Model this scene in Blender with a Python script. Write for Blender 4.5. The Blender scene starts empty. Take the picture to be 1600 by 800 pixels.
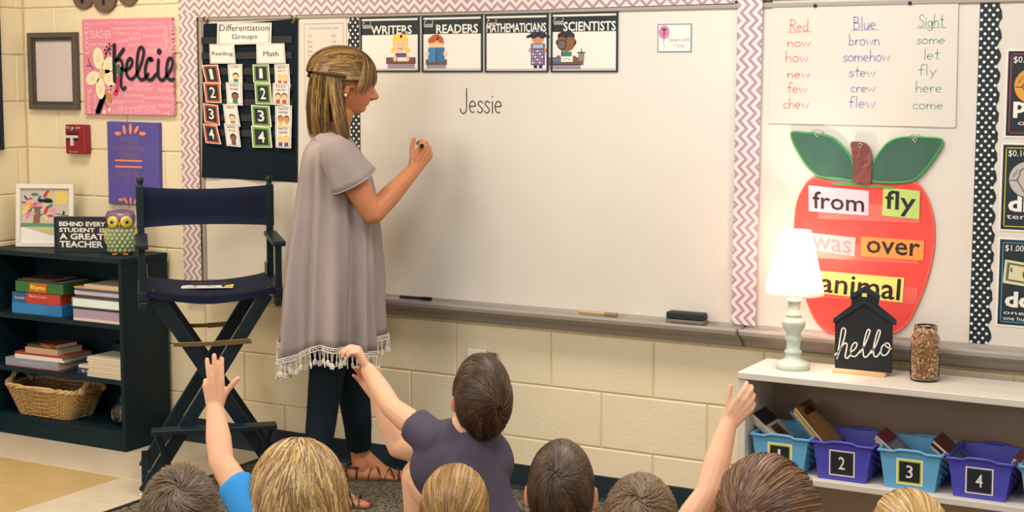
import bpy, math, random
import numpy as np
from mathutils import Vector, Matrix
random.seed(7); RNG=np.random.RandomState(11)
SC=bpy.context.scene; COL=SC.collection
# ---------------------------------------------------------------- camera
CP=np.array([2.29578,-4.77873,1.52081]); YAW,PIT,ROL,FPX,SY=.508406,.10292,.001387,2344.35,-33.17
_fw=np.array([-math.sin(YAW)*math.cos(PIT),math.cos(YAW)*math.cos(PIT),-math.sin(PIT)])
_r=np.array([math.cos(YAW),math.sin(YAW),0]); _u=np.cross(_r,_fw)
_r2=_r*math.cos(ROL)+_u*math.sin(ROL); _u2=-_r*math.sin(ROL)+_u*math.cos(ROL)
cam=bpy.data.cameras.new('camera'); co=bpy.data.objects.new('camera',cam); COL.objects.link(co)
cam.sensor_width=36; cam.lens=36*FPX/1600; cam.shift_y=SY/1600
M=Matrix.Identity(4)
for i in range(3):
    M[i][0]=_r2[i]; M[i][1]=_u2[i]; M[i][2]=-_fw[i]; M[i][3]=CP[i]
co.matrix_world=M; SC.camera=co
# ---------------------------------------------------------------- light
SC.view_settings.view_transform='Standard'; SC.view_settings.look='None'; SC.view_settings.gamma=1
SC.view_settings.exposure=0.0; SC.view_settings.use_curve_mapping=False
w=bpy.data.worlds.new('world'); SC.world=w; w.use_nodes=True
w.node_tree.nodes['Background'].inputs[0].default_value=(1.0,.99,.97,1); w.node_tree.nodes['Background'].inputs[1].default_value=.42
def area(name,loc,size,energy,color,rot=(0,0,0)):
    l=bpy.data.lights.new(name,'AREA'); l.shape='RECTANGLE'; l.size,l.size_y=size; l.energy=energy; l.color=color
    o=bpy.data.objects.new(name,l); o.location=loc; o.rotation_euler=rot; COL.objects.link(o); return o
CEIL=2.75
LIGHTS=[(x,y) for y in (-1.1,-3.3) for x in (-1.7,.7,3.1)]
for (x,y) in LIGHTS:
    area('ceiling_lamp_light',(x,y,CEIL-.09),(1.15,.55),({-1.7:29,.7:29,3.1:16}[x]) if y>-2 else {-1.7:27,.7:33,3.1:31}[x],{-1.7:(1.0,.87,.68),.7:(1.0,1.0,.99),3.1:(.98,1.0,1.0)}[x])
# daylight from the window side behind the camera, left of it
area('window_light',(-2.2,-5.6,1.7),(2.2,1.5),46,(.96,.97,1.0),(math.radians(90),0,math.radians(-24)))
# ---------------------------------------------------------------- helpers
def lin(h):
    h=h.lstrip('#'); c=[int(h[i:i+2],16)/255 for i in (0,2,4)]
    return [x/12.92 if x<=.04045 else ((x+.055)/1.055)**2.4 for x in c]+[1]
_M={}
def mat(name,hexc,rough=.6,metal=0,var=None,vscale=8,bump=0,bscale=60,spec=.4,emit=None,estr=0,trans=0,alpha=1,sss=0,attr=None,stretch=None,sheen=0):
    if name in _M: return _M[name]
    m=bpy.data.materials.new(name); m.use_nodes=True; nt=m.node_tree; b=nt.nodes['Principled BSDF']
    b.inputs['Base Color'].default_value=lin(hexc); b.inputs['Roughness'].default_value=rough; b.inputs['Metallic'].default_value=metal
    b.inputs['Specular IOR Level'].default_value=spec; b.inputs['Transmission Weight'].default_value=trans; b.inputs['Alpha'].default_value=alpha
    b.inputs['Sheen Weight'].default_value=sheen
    if sss: b.inputs['Subsurface Weight'].default_value=sss; b.inputs['Subsurface Radius'].default_value=(.012,.005,.003); b.inputs['Subsurface Scale'].default_value=1
    if emit: b.inputs['Emission Color'].default_value=lin(emit); b.inputs['Emission Strength'].default_value=estr
    tc=nt.nodes.new('ShaderNodeTexCoord'); src=tc.outputs['Object']
    if stretch:
        mp=nt.nodes.new('ShaderNodeMapping'); mp.inputs['Scale'].default_value=stretch; nt.links.new(src,mp.inputs[0]); src=mp.outputs[0]
    if var:
        n=nt.nodes.new('ShaderNodeTexNoise'); n.inputs['Scale'].default_value=vscale; n.inputs['Detail'].default_value=4; nt.links.new(src,n.inputs[0])
        cr=nt.nodes.new('ShaderNodeValToRGB'); cr.color_ramp.elements[0].position=.35; cr.color_ramp.elements[1].position=.65
        cr.color_ramp.elements[0].color=lin(hexc); cr.color_ramp.elements[1].color=lin(var)
        nt.links.new(n.outputs[0],cr.inputs[0]); nt.links.new(cr.outputs[0],b.inputs['Base Color'])
    if attr:
        a=nt.nodes.new('ShaderNodeAttribute'); a.attribute_name=attr; nt.links.new(a.outputs['Color'],b.inputs['Base Color'])
    if bump:
        n=nt.nodes.new('ShaderNodeTexNoise'); n.inputs['Scale'].default_value=bscale; n.inputs['Detail'].default_value=3; nt.links.new(src,n.inputs[0])
        bp=nt.nodes.new('ShaderNodeBump'); bp.inputs['Strength'].default_value=bump; bp.inputs['Distance'].default_value=.004
        nt.links.new(n.outputs[0],bp.inputs['Height']); nt.links.new(bp.outputs[0],b.inputs['Normal'])
    _M[name]=m; return m
def chevron_mat(name,axis):
    """zigzag print: stripes spaced across the strip, teeth along it (axis 0: strip runs in x, 2: strip runs in z)"""
    if name in _M: return _M[name]
    m=bpy.data.materials.new(name); m.use_nodes=True; nt=m.node_tree; b=nt.nodes['Principled BSDF']; b.inputs['Roughness'].default_value=.55
    tc=nt.nodes.new('ShaderNodeTexCoord'); sp=nt.nodes.new('ShaderNodeSeparateXYZ'); nt.links.new(tc.outputs['Object'],sp.inputs[0])
    along=sp.outputs[axis]; across=sp.outputs[2 if axis==0 else 0]
    def mth(op,a,b_=None):
        n=nt.nodes.new('ShaderNodeMath'); n.operation=op
        for i,v in enumerate((a,b_)):
            if v is None: continue
            if hasattr(v,'is_linked'): nt.links.new(v,n.inputs[i])
            else: n.inputs[i].default_value=v
        return n.outputs[0]
    T=.0255; S=.0305
    tri=mth('PINGPONG',along,T)
    s=mth('ADD',across,tri); s=mth('DIVIDE',mth('ADD',s,10.0),S); s=mth('FRACT',s)
    k=mth('GREATER_THAN',s,.56)
    mx=nt.nodes.new('ShaderNodeMix'); mx.data_type='RGBA'; nt.links.new(k,mx.inputs[0])
    mx.inputs[6].default_value=lin('e0d4c9'); mx.inputs[7].default_value=lin('a98aa4'); nt.links.new(mx.outputs[2],b.inputs['Base Color'])
    _M[name]=m; return m
def nz(v):
    v=np.asarray(v,float); return v/max(1e-9,np.linalg.norm(v))
class MB:
    def __init__(s): s.v=[];s.f=[];s.mi=[];s.sm=[];s.mats=[];s.cur=0;s.smooth=False
    def use(s,m):
        if m not in s.mats: s.mats.append(m)
        s.cur=s.mats.index(m); return s
    def add(s,vs,fs,smooth=None):
        o=len(s.v); s.v.extend([tuple(map(float,p)) for p in vs]); sm=s.smooth if smooth is None else smooth
        for f in fs: s.f.append(tuple(i+o for i in f)); s.mi.append(s.cur); s.sm.append(sm)
        return s
    def box(s,a,b,R=None,c=None):
        x0,y0,z0=a;x1,y1,z1=b
        if x0>x1:x0,x1=x1,x0
        if y0>y1:y0,y1=y1,y0
        if z0>z1:z0,z1=z1,z0
        vs=np.array([(x0,y0,z0),(x1,y0,z0),(x1,y1,z0),(x0,y1,z0),(x0,y0,z1),(x1,y0,z1),(x1,y1,z1),(x0,y1,z1)],float)
        if R is not None: vs=(vs-(c if c is not None else vs.mean(0)))@np.array(R).T+(c if c is not None else vs.mean(0))
        return s.add(vs,[(0,3,2,1),(4,5,6,7),(0,1,5,4),(1,2,6,5),(2,3,7,6),(3,0,4,7)],False)
    def prism(s,pts,y0,y1,smooth=False):
        """outline in x,z facing -y, thickness from y0 (front) to y1 (back)"""
        n=len(pts); A=sum(pts[i][0]*pts[(i+1)%n][1]-pts[(i+1)%n][0]*pts[i][1] for i in range(n))
        if A<0: pts=list(pts)[::-1]
        vs=[(x,y0,z) for x,z in pts]+[(x,y1,z) for x,z in pts]
        fs=[tuple(range(n)),tuple(range(2*n-1,n-1,-1))]+[((i+1)%n,i,i+n,(i+1)%n+n) for i in range(n)]
        return s.add(vs,fs,smooth)
    def tube(s,pts,rad,n=8,caps=True,flat=1.0,up=None,smooth=True):
        P=np.array(pts,float); k=len(P); rad=[rad]*k if np.isscalar(rad) else list(rad)
        T=np.zeros_like(P); T[1:-1]=P[2:]-P[:-2]; T[0]=P[1]-P[0]; T[-1]=P[-1]-P[-2]
        a=np.array(up if up is not None else (0,0,1.0)); 
        if up is None and abs(nz(T[0])@a)>.95: a=np.array((1.0,0,0))
        vs=[]; u=None
        for i in range(k):
            t=nz(T[i]); u=nz(a-t*(a@t)) if (u is None or up is not None) else nz(u-t*(u@t)); v=np.cross(t,u)
            for j in range(n):
                th=2*math.pi*j/n; vs.append(P[i]+rad[i]*(math.cos(th)*u*flat+math.sin(th)*v))
        fs=[(i*n+j,i*n+(j+1)%n,(i+1)*n+(j+1)%n,(i+1)*n+j) for i in range(k-1) for j in range(n)]
        s.add(vs,fs,smooth)
        if caps: s.add(vs[:n],[tuple(range(n-1,-1,-1))],False); s.add(vs[-n:],[tuple(range(n))],False)
        return s
    def lathe(s,prof,c=(0,0,0),n=32,smooth=True,sx=1,sy=1):
        k=len(prof); vs=[(c[0]+r*sx*math.cos(2*math.pi*j/n),c[1]+r*sy*math.sin(2*math.pi*j/n),c[2]+z) for r,z in prof for j in range(n)]
        fs=[(i*n+j,i*n+(j+1)%n,(i+1)*n+(j+1)%n,(i+1)*n+j) for i in range(k-1) for j in range(n)]
        return s.add(vs,fs,smooth)
    def ell(s,c,r,R=None,nu=16,nv=10,smooth=True):
        vs=[];R=np.eye(3) if R is None else np.array(R)
        for i in range(nv+1):
            ph=math.pi*i/nv
            for j in range(nu):
                th=2*math.pi*j/nu; vs.append(np.array(c)+R@np.array([r[0]*math.sin(ph)*math.cos(th),r[1]*math.sin(ph)*math.sin(th),-r[2]*math.cos(ph)]))
        fs=[(i*nu+j,i*nu+(j+1)%nu,(i+1)*nu+(j+1)%nu,(i+1)*nu+j) for i in range(nv) for j in range(nu)]
        return s.add(vs,fs,smooth)
    def disc(s,c,rx,rz,y0,y1,n=16,rot=0):
        p=[]
        for j in range(n):
            t=2*math.pi*j/n; x=rx*math.cos(t);z=rz*math.sin(t); p.append((c[0]+x*math.cos(rot)-z*math.sin(rot),c[1]+x*math.sin(rot)+z*math.cos(rot)))
        return s.prism(p,y0,y1)
    def strip(s,pts,w,y0,y1):
        """flat pen stroke in the x,z plane with round ends, y0 front"""
        P=np.array(pts,float); n=len(P); T=np.zeros_like(P); T[0]=P[1]-P[0];T[-1]=P[-1]-P[-2]
        if n>2: T[1:-1]=P[2:]-P[:-2]
        L=np.linalg.norm(T,axis=1,keepdims=True); L[L==0]=1; T/=L; N=np.stack([-T[:,1],T[:,0]],1); h=w/2
        ca=[P[0]+h*(math.cos(a)*N[0]-math.sin(a)*T[0]) for a in (.6,1.57,2.54)]
        cb=[P[-1]+h*(-math.cos(a)*N[-1]+math.sin(a)*T[-1]) for a in (.6,1.57,2.54)]
        vs=[(p[0],y0,p[1]) for i in range(n) for p in (P[i]+h*N[i],P[i]-h*N[i])]
        fs=[(2*i,2*i+1,2*i+3,2*i+2) for i in range(n-1)]
        s.add(vs,fs,False)
        v2=[(P[0]+h*N[0])]+ca+[(P[0]-h*N[0])]; s.add([(p[0],y0,p[1]) for p in v2],[tuple(range(5))],False)
        v3=[(P[-1]-h*N[-1])]+cb+[(P[-1]+h*N[-1])]; s.add([(p[0],y0,p[1]) for p in v3],[tuple(range(5))],False)
        return s
    def xf(s,Mx,start=0):
        """transform by a 4x4 (numpy)"""
        A=np.array(s.v[start:]); 
        if len(A): A=A@np.array(Mx)[:3,:3].T+np.array(Mx)[:3,3]; s.v[start:]=[tuple(p) for p in A]
        return s
    def mesh(s,name,m=None):
        me=bpy.data.meshes.new(name); me.from_pydata(s.v,[],s.f)
        if m is not None and not s.mats: me.materials.append(m)
        for x in s.mats: me.materials.append(x)
        if s.mats: me.polygons.foreach_set('material_index',s.mi)
        me.polygons.foreach_set('use_smooth',s.sm); me.update(); return me
def thing(name,label,cat,loc=(0,0,0),rotz=0,group=None):
    o=bpy.data.objects.new(name,None); o.location=loc; o.rotation_euler=(0,0,rotz); o.empty_display_size=.05; COL.objects.link(o)
    o['label']=label; o['category']=cat
    if group: o['group']=group
    TR[o.name]=(Vector(loc),rotz); return o
TR={}
def base(o):
    """world matrix (numpy) of a thing made by thing()"""
    l,r=TR[o.name]; T=np.eye(4); c,si=math.cos(r),math.sin(r); T[:3,:3]=[[c,-si,0],[si,c,0],[0,0,1]]; T[:3,3]=l; return T
def obj(name,mb,m=None,parent=None,world=False,label=None,stuff=False,bevel=0,seg=2):
    """ONE mesh object; world=True: the shape is given in world coordinates and moved into its parent's frame"""
    if world and parent is not None: mb.xf(np.linalg.inv(base(parent)))
    o=bpy.data.objects.new(name,mb.mesh(name,m)); COL.objects.link(o)
    if parent is not None: o.parent=parent; TR[o.name]=TR.get(parent.name,(Vector((0,0,0)),0))
    if label: o['label']=label
    if stuff: o['kind']='stuff'
    if bevel:
        md=o.modifiers.new('bevel','BEVEL'); md.width=bevel; md.segments=seg; md.limit_method='ANGLE'
    return o
def solo(name,mb,m,label,cat,group=None,stuff=False,bevel=0,origin=None):
    """a thing that is one mesh; its origin is moved to the base"""
    A=np.array(mb.v); c=np.array([(A[:,0].min()+A[:,0].max())/2,(A[:,1].min()+A[:,1].max())/2,A[:,2].min()]) if origin is None else np.array(origin,float)
    mb.v=[tuple(p-c) for p in A]; o=obj(name,mb,m,bevel=bevel,stuff=stuff); o.location=c; o['label']=label; o['category']=cat
    if group: o['group']=group
    return o
def struct(name,mb,m,parent=None,bevel=0,label=None):
    o=obj(name,mb,m,parent,bevel=bevel)
    if parent is None: o['kind']='structure'
    if label: o['label']=label
    return o
def tree_copy(o,loc,rz=None,label=None):
    c=o.copy(); COL.objects.link(c); c.location=loc
    if rz is not None: c.rotation_euler[2]=rz
    if label: c['label']=label
    for ch in o.children:
        d=ch.copy(); COL.objects.link(d); d.parent=c
        for g in ch.children:
            e=g.copy(); COL.objects.link(e); e.parent=d
    return c
def ray(px,py): return _fw+_r2*(px-800)/FPX-_u2*(py-400-SY)/FPX
def at_y(px,py,y=0.0):
    d=ray(px,py); return CP+d*(y-CP[1])/d[1]
def wl(px,py,y=0.0):
    p=at_y(px,py,y); return (p[0],p[2])
def at_d(px,py,dist): return CP+ray(px,py)*dist
def catmull(pts,k=6,closed=False):
    P=[np.array(p,float) for p in pts]; n=len(P); out=[]
    if n<3 and not closed: return P
    for i in range(n if closed else n-1):
        p0=P[(i-1)%n] if (closed or i>0) else P[0]; p1=P[i]; p2=P[(i+1)%n]; p3=P[(i+2)%n] if (closed or i+2<n) else P[-1]
        for j in range(k):
            t=j/k; out.append(.5*((2*p1)+(p2-p0)*t+(2*p0-5*p1+4*p2-p3)*t*t+(3*p1-p0-3*p2+p3)*t**3))
    if not closed: out.append(P[-1])
    return out
# -------- lettering
_TC={}
def glyphs(text,bold=0):
    k=(text,bold)
    if k not in _TC:
        cu=bpy.data.curves.new('lettering','FONT'); cu.body=text; cu.size=1; cu.offset=bold; cu.resolution_u=2
        o=bpy.data.objects.new('lettering',cu); COL.objects.link(o); dg=bpy.context.evaluated_depsgraph_get(); dg.update()
        me=bpy.data.meshes.new_from_object(o.evaluated_get(dg)); 
        _TC[k]=(np.array([v.co[:2] for v in me.vertices]).reshape(-1,2),[tuple(p.vertices) for p in me.polygons])
        bpy.data.objects.remove(o); bpy.data.curves.remove(cu); bpy.data.meshes.remove(me)
    return _TC[k]
def put_text(mb,text,x0,x1,z0,z1,y,bold=0,rot=0,keep=False):
    """printed words fitted into the box x0..x1, z0..z1 on a surface facing -y"""
    V,F=glyphs(text,bold)
    if not len(V): return
    lo,hi=V.min(0),V.max(0); U=(V-lo)/(hi-lo)
    wd,ht=x1-x0,z1-z0
    if keep:
        a=(hi-lo)[0]/(hi-lo)[1]
        if wd/ht>a: cx=(x0+x1)/2; wd=ht*a; x0=cx-wd/2
        else: cz=(z0+z1)/2; ht=wd/a; z0=cz-ht/2
    X=U[:,0]*wd-wd/2; Z=U[:,1]*ht-ht/2
    c,s_=math.cos(rot),math.sin(rot)
    mb.add([(x0+wd/2+a*c-b*s_,y,z0+ht/2+a*s_+b*c) for a,b in zip(X,Z)],F,False)
def A_(cx,cy,rx,ry,a0,a1,n=9):
    return [(cx+rx*math.cos(math.radians(a0+(a1-a0)*i/(n-1))),cy+ry*math.sin(math.radians(a0+(a1-a0)*i/(n-1)))) for i in range(n)]
GL={
'o':(.42,[A_(.18,.25,.17,.25,80,440,14)]),
'a':(.44,[A_(.18,.23,.17,.23,60,400,12),[(.35,.46),(.35,.2),(.38,0)]]),
'e':(.42,[[(.03,.26),(.33,.28)]+A_(.18,.25,.16,.24,10,300,12)]),
'c':(.38,[A_(.19,.24,.17,.24,45,310,11)]),
's':(.36,[catmull([(.3,.42),(.16,.49),(.05,.38),(.17,.25),(.29,.13),(.16,0),(.02,.07)])]),
'n':(.42,[[(.04,.48),(.04,0)],catmull([(.04,.3),(.14,.46),(.27,.44),(.32,.28),(.33,0)])]),
'm':(.62,[[(.04,.48),(.04,0)],catmull([(.04,.3),(.12,.46),(.23,.44),(.28,.28),(.29,0)]),catmull([(.29,.3),(.38,.46),(.48,.44),(.53,.28),(.54,0)])]),
'r':(.34,[[(.05,.48),(.05,0)],catmull([(.05,.28),(.12,.44),(.28,.46)])]),
'u':(.44,[catmull([(.04,.48),(.05,.12),(.16,0),(.28,.06),(.34,.2)]),[(.34,.48),(.35,0)]]),
'w':(.56,[[(.02,.48),(.14,.0),(.26,.42),(.38,.0),(.5,.48)]]),
'y':(.42,[[(.04,.48),(.2,.08)],[(.38,.48),(.2,.02),(.1,-.32)]]),
'h':(.44,[[(.05,1),(.05,0)],catmull([(.05,.3),(.15,.46),(.28,.44),(.33,.28),(.34,0)])]),
'b':(.44,[[(.05,1),(.05,0)],A_(.19,.23,.15,.23,120,-140,12)]),
'd':(.46,[A_(.18,.23,.16,.23,50,330,12),[(.35,1),(.35,0)]]),
'l':(.2,[[(.08,1),(.08,0)]]),
'i':(.2,[[(.08,.48),(.08,0)],[(.08,.66),(.085,.7)]]),
't':(.34,[[(.17,.9),(.16,.08),(.24,0)],[(.02,.55),(.32,.57)]]),
'f':(.36,[catmull([(.34,.92),(.24,1.0),(.14,.85),(.14,.4),(.13,0)]),[(.02,.5),(.3,.52)]]),
'g':(.44,[A_(.18,.24,.16,.22,60,400,12),catmull([(.34,.46),(.34,-.15),(.2,-.32),(.04,-.24)])]),
'k':(.4,[[(.05,1),(.05,0)],[(.32,.48),(.06,.2),(.34,0)]]),
'R':(.5,[[(.06,1),(.05,0)],catmull([(.06,.98),(.3,.98),(.38,.76),(.28,.54),(.07,.5)]),[(.14,.5),(.42,0)]]),
'B':(.5,[[(.06,1),(.05,0)],catmull([(.06,.99),(.3,.96),(.32,.62),(.07,.53)]),catmull([(.07,.53),(.36,.48),(.38,.06),(.05,0)])]),
'S':(.46,[catmull([(.4,.85),(.26,1),(.08,.86),(.12,.62),(.32,.42),(.36,.14),(.2,0),(.03,.12)])]),
'J':(.5,[catmull([(.36,1),(.36,.5),(.34,.1),(.2,-.04),(.05,.06),(.03,.16)])]),
'T':(.46,[[(.2,.95),(.2,0)],[(.0,.97),(.42,.97)]]),
'W':(.6,[[(.0,.95),(.14,.0),(.28,.7),(.42,.0),(.56,.95)]]),
'G':(.5,[catmull([(.4,.8),(.26,.97),(.08,.75),(.06,.25),(.24,0),(.4,.16),(.4,.4),(.24,.4)])]),
}
def hand_text(mb,text,x0,x1,zb,h,y,pen,slant=0):
    """single-stroke handwriting: baseline zb, ascender height h, fitted from x0 to x1"""
    adv=sum(GL.get(c,(.3,[]))[0] for c in text); sx=(x1-x0)/max(.1,adv-.06); x=x0
    for c in text:
        g=GL.get(c,(.3,[]))
        for st in g[1]: mb.strip([(x+(p[0]+slant*p[1])*sx,zb+p[1]*h) for p in st],pen,y,y+.0002)
        x+=g[0]*sx
# ================================================================ setting
BW,BH=.4064,.2032
m_block=mat('painted_block','ecdebf',.55,var='e8d9b7',vscale=3,bump=.35,bscale=140,spec=.35)
m_mortar=mat('painted_mortar','e2d0aa',.65,bump=.3,bscale=90)
m_black=mat('black_vinyl','102530',.55)
X0,X1=-2.833,4.7
def block_mesh(x0,x1,z0,z1,name):
    mb=MB(); g=.0045; b=.004; d=.010
    x0+=g/2;x1-=g/2;z0+=g/2;z1-=g/2
    o=[(x0,-.001,z0),(x1,-.001,z0),(x1,-.001,z1),(x0,-.001,z1)]; m_=[(x0,-d+b,z0),(x1,-d+b,z0),(x1,-d+b,z1),(x0,-d+b,z1)]
    i_=[(x0+b,-d,z0+b),(x1-b,-d,z0+b),(x1-b,-d,z1-b),(x0+b,-d,z1-b)]
    fs=[]
    for k in range(4):
        n=(k+1)%4; fs+=[(k,n,n+4,k+4),(k+4,n+4,n+8,k+8)]
    fs.append((8,9,10,11)); mb.add(o+m_+i_,fs,False); return mb.mesh(name,m_block)
_bm={}
def lay_blocks(parent,L0,L1,M4,shift):
    """courses of block on a wall running along local x; blocks are proud of the mortar bed"""
    for r in range(int(CEIL/BH)+1):
        z0=r*BH; z1=min(CEIL,z0+BH)
        if z1-z0<.02: continue
        off=(0 if r%2 else BW/2)+shift
        k=math.floor((L0-off)/BW); x=off+k*BW
        while x<L1-.005:
            a=max(x,L0); b=min(x+BW,L1)
            if b-a>.03:
                key=(round(b-a,3),round(z1-z0,3))
                if key not in _bm: _bm[key]=block_mesh(0,b-a,0,z1-z0,'block')
                o=bpy.data.objects.new('block',_bm[key]); COL.objects.link(o); o.parent=parent; o.location=M4@Vector((a,0,z0)); o.rotation_euler[2]=M4.to_euler()[2]
            x+=BW
# wall faces: the face of the blocks is the plane y = 0 (front) and x = X0 (left)
wf=struct('wall_front',MB().box((X0-.2,.006,0),(X1,.2,CEIL)),m_mortar)
lay_blocks(wf,X0,X1,Matrix.Translation((0,.010,0)),-.0008)
wlft=struct('wall_left',MB().box((X0-.2,-5.9,0),(X0-.006,.006,CEIL)),m_mortar)
lay_blocks(wlft,-5.9,0,Matrix.Translation((X0-.010,0,0))@Matrix.Rotation(math.radians(90),4,'Z'),-.05)
struct('wall_right',MB().box((X1,-5.9,0),(X1+.15,.2,CEIL)),m_block)
struct('ceiling',MB().box((X0-.2,-5.9,CEIL),(X1+.15,.2,CEIL+.1)),mat('ceiling_white','e6e0d4',.9))
for (x,y) in LIGHTS:
    t=thing('ceiling_light','recessed fluorescent ceiling light panel over the '+('front ' if y>-2 else 'rear ')+{-1.7:'left',.7:'middle',3.1:'right'}[x]+' of the room','light',(x,y,CEIL-.06),group='ceiling lights')
    mb=MB(); 
    for a,b in (((-.62,-.31),(.62,-.28)),((-.62,.28),(.62,.31)),((-.62,-.28),(-.59,.28)),((.59,-.28),(.62,.28))): mb.box((a[0],a[1],0),(b[0],b[1],.06))
    obj('frame',mb,mat('white_metal','e8e6e0',.4),t)
    obj('diffuser',MB().box((-.59,-.28,.02),(.59,.28,.03)),mat('diffuser','fff6e8',.5,emit='fff0dc',estr=1.6),t)
# floor: vinyl tiles on the left, the rest under the carpet
m_ta=mat('vinyl_tile_light','d9cdb9',.35,var='d2c5b0',vscale=9,bump=.05,bscale=200,spec=.5)
m_tb=mat('vinyl_tile_tan','c9ae7c',.35,var='c2a673',vscale=9,bump=.05,bscale=200,spec=.5)
fl=struct('floor',MB().box((X0-.2,-5.9,-.1),(X1,.2,-.004)),mat('floor_bed','a89b88',.7))
TS=.3048; tmesh={}
for m in (m_ta,m_tb):
    mb=MB(); e=.0006; q=.0012
    vs=[(e,e,-.004),(TS-e,e,-.004),(TS-e,TS-e,-.004),(e,TS-e,-.004),(e,e,-q),(TS-e,e,-q),(TS-e,TS-e,-q),(e,TS-e,-q),(e+q,e+q,0),(TS-e-q,e+q,0),(TS-e-q,TS-e-q,0),(e+q,TS-e-q,0)]
    mb.add(vs,[(k,(k+1)%4,(k+1)%4+4,k+4) for k in range(4)]+[(k+4,(k+1)%4+4,(k+1)%4+8,k+8) for k in range(4)]+[(8,9,10,11)],False); tmesh[m.name]=mb.mesh('tile',m)
for i in range(-4,2):
    for j in range(-12,3):
        x=-1.757+i*TS; y=-.587+j*TS
        if x<X0-.3 or x>-1.4 or y>.0: continue
        tan=(i<0 and j<0 and j>=-5)
        o=bpy.data.objects.new('tile',tmesh[(m_tb if tan else m_ta).name]); COL.objects.link(o); o.parent=fl; o.location=(x,y,0)
m_carpet=mat('carpet_pile','2e2b26',.95,var='8a7f6c',vscale=95,bump=.9,bscale=120,spec=.1)
struct('floor_carpet',MB().box((-1.45,-5.9,-.002),(X1,0,.008)),m_carpet)
struct('trim_1',MB().prism([(-1.475,.0),(-1.468,.007),(-1.44,.011),(-1.44,.0)],-5.9,-.004),m_black,label='black rubber edge strip between tile floor and carpet')
def cove(L0,L1): 
    mb=MB(); pr=[(0,0),(-.016,0),(-.015,.004),(-.008,.012),(-.0045,.022),(-.004,.099),(-.002,.102),(0,.102)]
    n=len(pr); vs=[(L0,y,z) for y,z in pr]+[(L1,y,z) for y,z in pr]
    return mb.add(vs,[(i,(i+1)%n,(i+1)%n+n,i+n) for i in range(n)]+[tuple(range(n))[::-1],tuple(range(n,2*n))],False)
struct('baseboard_front',cove(X0,X1),m_black)
b=struct('baseboard_left',cove(0,5.9),m_black); b.location=(X0,-5.9,0); b.rotation_euler[2]=math.radians(90)
# ================================================================ whiteboards
m_board=mat('whiteboard_enamel','dcd5ca',.28,var='d9d2c6',vscale=2.5,spec=.45)
m_alu=mat('anodised_aluminium','a49b92',.5,metal=.3,spec=.5)
m_alud=mat('shaded_aluminium','8e867c',.5,metal=.45)
BZ0,BZ1=.695,1.757
def whiteboard(name,label,x0,x1,tx0,tx1,tl):
    t=thing(name,label,'whiteboard',((x0+x1)/2,-.001,BZ0))
    obj('writing_surface',MB().box((x0,-.010,BZ0),(x1,-.001,BZ1)),m_board,t,True)
    f=.017
    for a,b in (((x0-f,BZ1),(x1+f,BZ1+f)),((x0-f,BZ0-.01),(x0,BZ1)),((x1,BZ0-.01),(x1+f,BZ1))):
        obj('frame_rail',MB().box((a[0],-.017,a[1]),(b[0],-.001,b[1])),m_alu,t,True,bevel=.003)
    # tray: lipped shelf with a slanting underside
    pr=[(-.001,.700),(-.012,.700),(-.014,.690),(-.078,.688),(-.082,.694),(-.088,.694),(-.090,.686),(-.088,.674),(-.070,.668),(-.045,.652),(-.030,.630),(-.018,.622),(-.001,.622)]
    n=len(pr); vs=[(tx0,y,z) for y,z in pr]+[(tx1,y,z) for y,z in pr]
    mb=MB(); mb.add(vs,[(i,(i+1)%n,(i+1)%n+n,i+n) for i in range(n)],False)
    tr=obj('marker_tray',mb,m_alu,t,True)
    for x in (tx0,tx1):
        c=MB(); s=.006 if x==tx1 else -.006; c.add([(x,y,z) for y,z in pr]+[(x+s,y,z) for y,z in pr],[tuple(range(n)),tuple(range(2*n-1,n-1,-1))]+[(i,(i+1)%n,(i+1)%n+n,i+n) for i in range(n)],False)
        e=obj('end_cap',c,m_alud,tr,True)
    return t
whiteboard('whiteboard','large whiteboard on the cream block wall that the woman writes on',-1.805,.515,-1.80,.536,0)
whiteboard('whiteboard','second whiteboard behind the table lamp and the red apple chart',.575,2.35,.552,2.35,0)
# zigzag borders
def border(pts,axis,label,y=-.019):
    o=solo('border_strip',MB().prism(pts,y,y+.0012),chevron_mat('zigzag_paper_%s'%('across' if axis==0 else 'upright'),axis),label,'border',group=None); return o
border([(-1.922,1.772),(-1.04,1.772),(-1.04,1.90),(-1.922,1.90)],0,'lavender zigzag paper border above the black pocket chart',-.0205)
border([(-1.041,1.770),(-.20,1.769),(-.20,1.90),(-1.041,1.90)],0,'lavender zigzag paper border above the writers, readers and mathematicians posters',-.0216)
border([(-.201,1.771),(.49,1.775),(.49,1.90),(-.201,1.90)],0,'lavender zigzag paper border above the scientists poster and the balloon card',-.0205)
border([(.488,1.783),(2.35,1.79),(2.35,1.90),(.488,1.90)],0,'lavender zigzag paper border above the handwritten word list',-.0213)
border([(-1.921,.60),(-1.826,.60),(-1.826,1.79),(-1.919,1.79)],2,'upright lavender zigzag border left of the black pocket chart',-.0225)
border([(.497,.700),(.583,.697),(.588,1.80),(.501,1.80)],2,'upright lavender zigzag border between the two whiteboards',-.0228)
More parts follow.
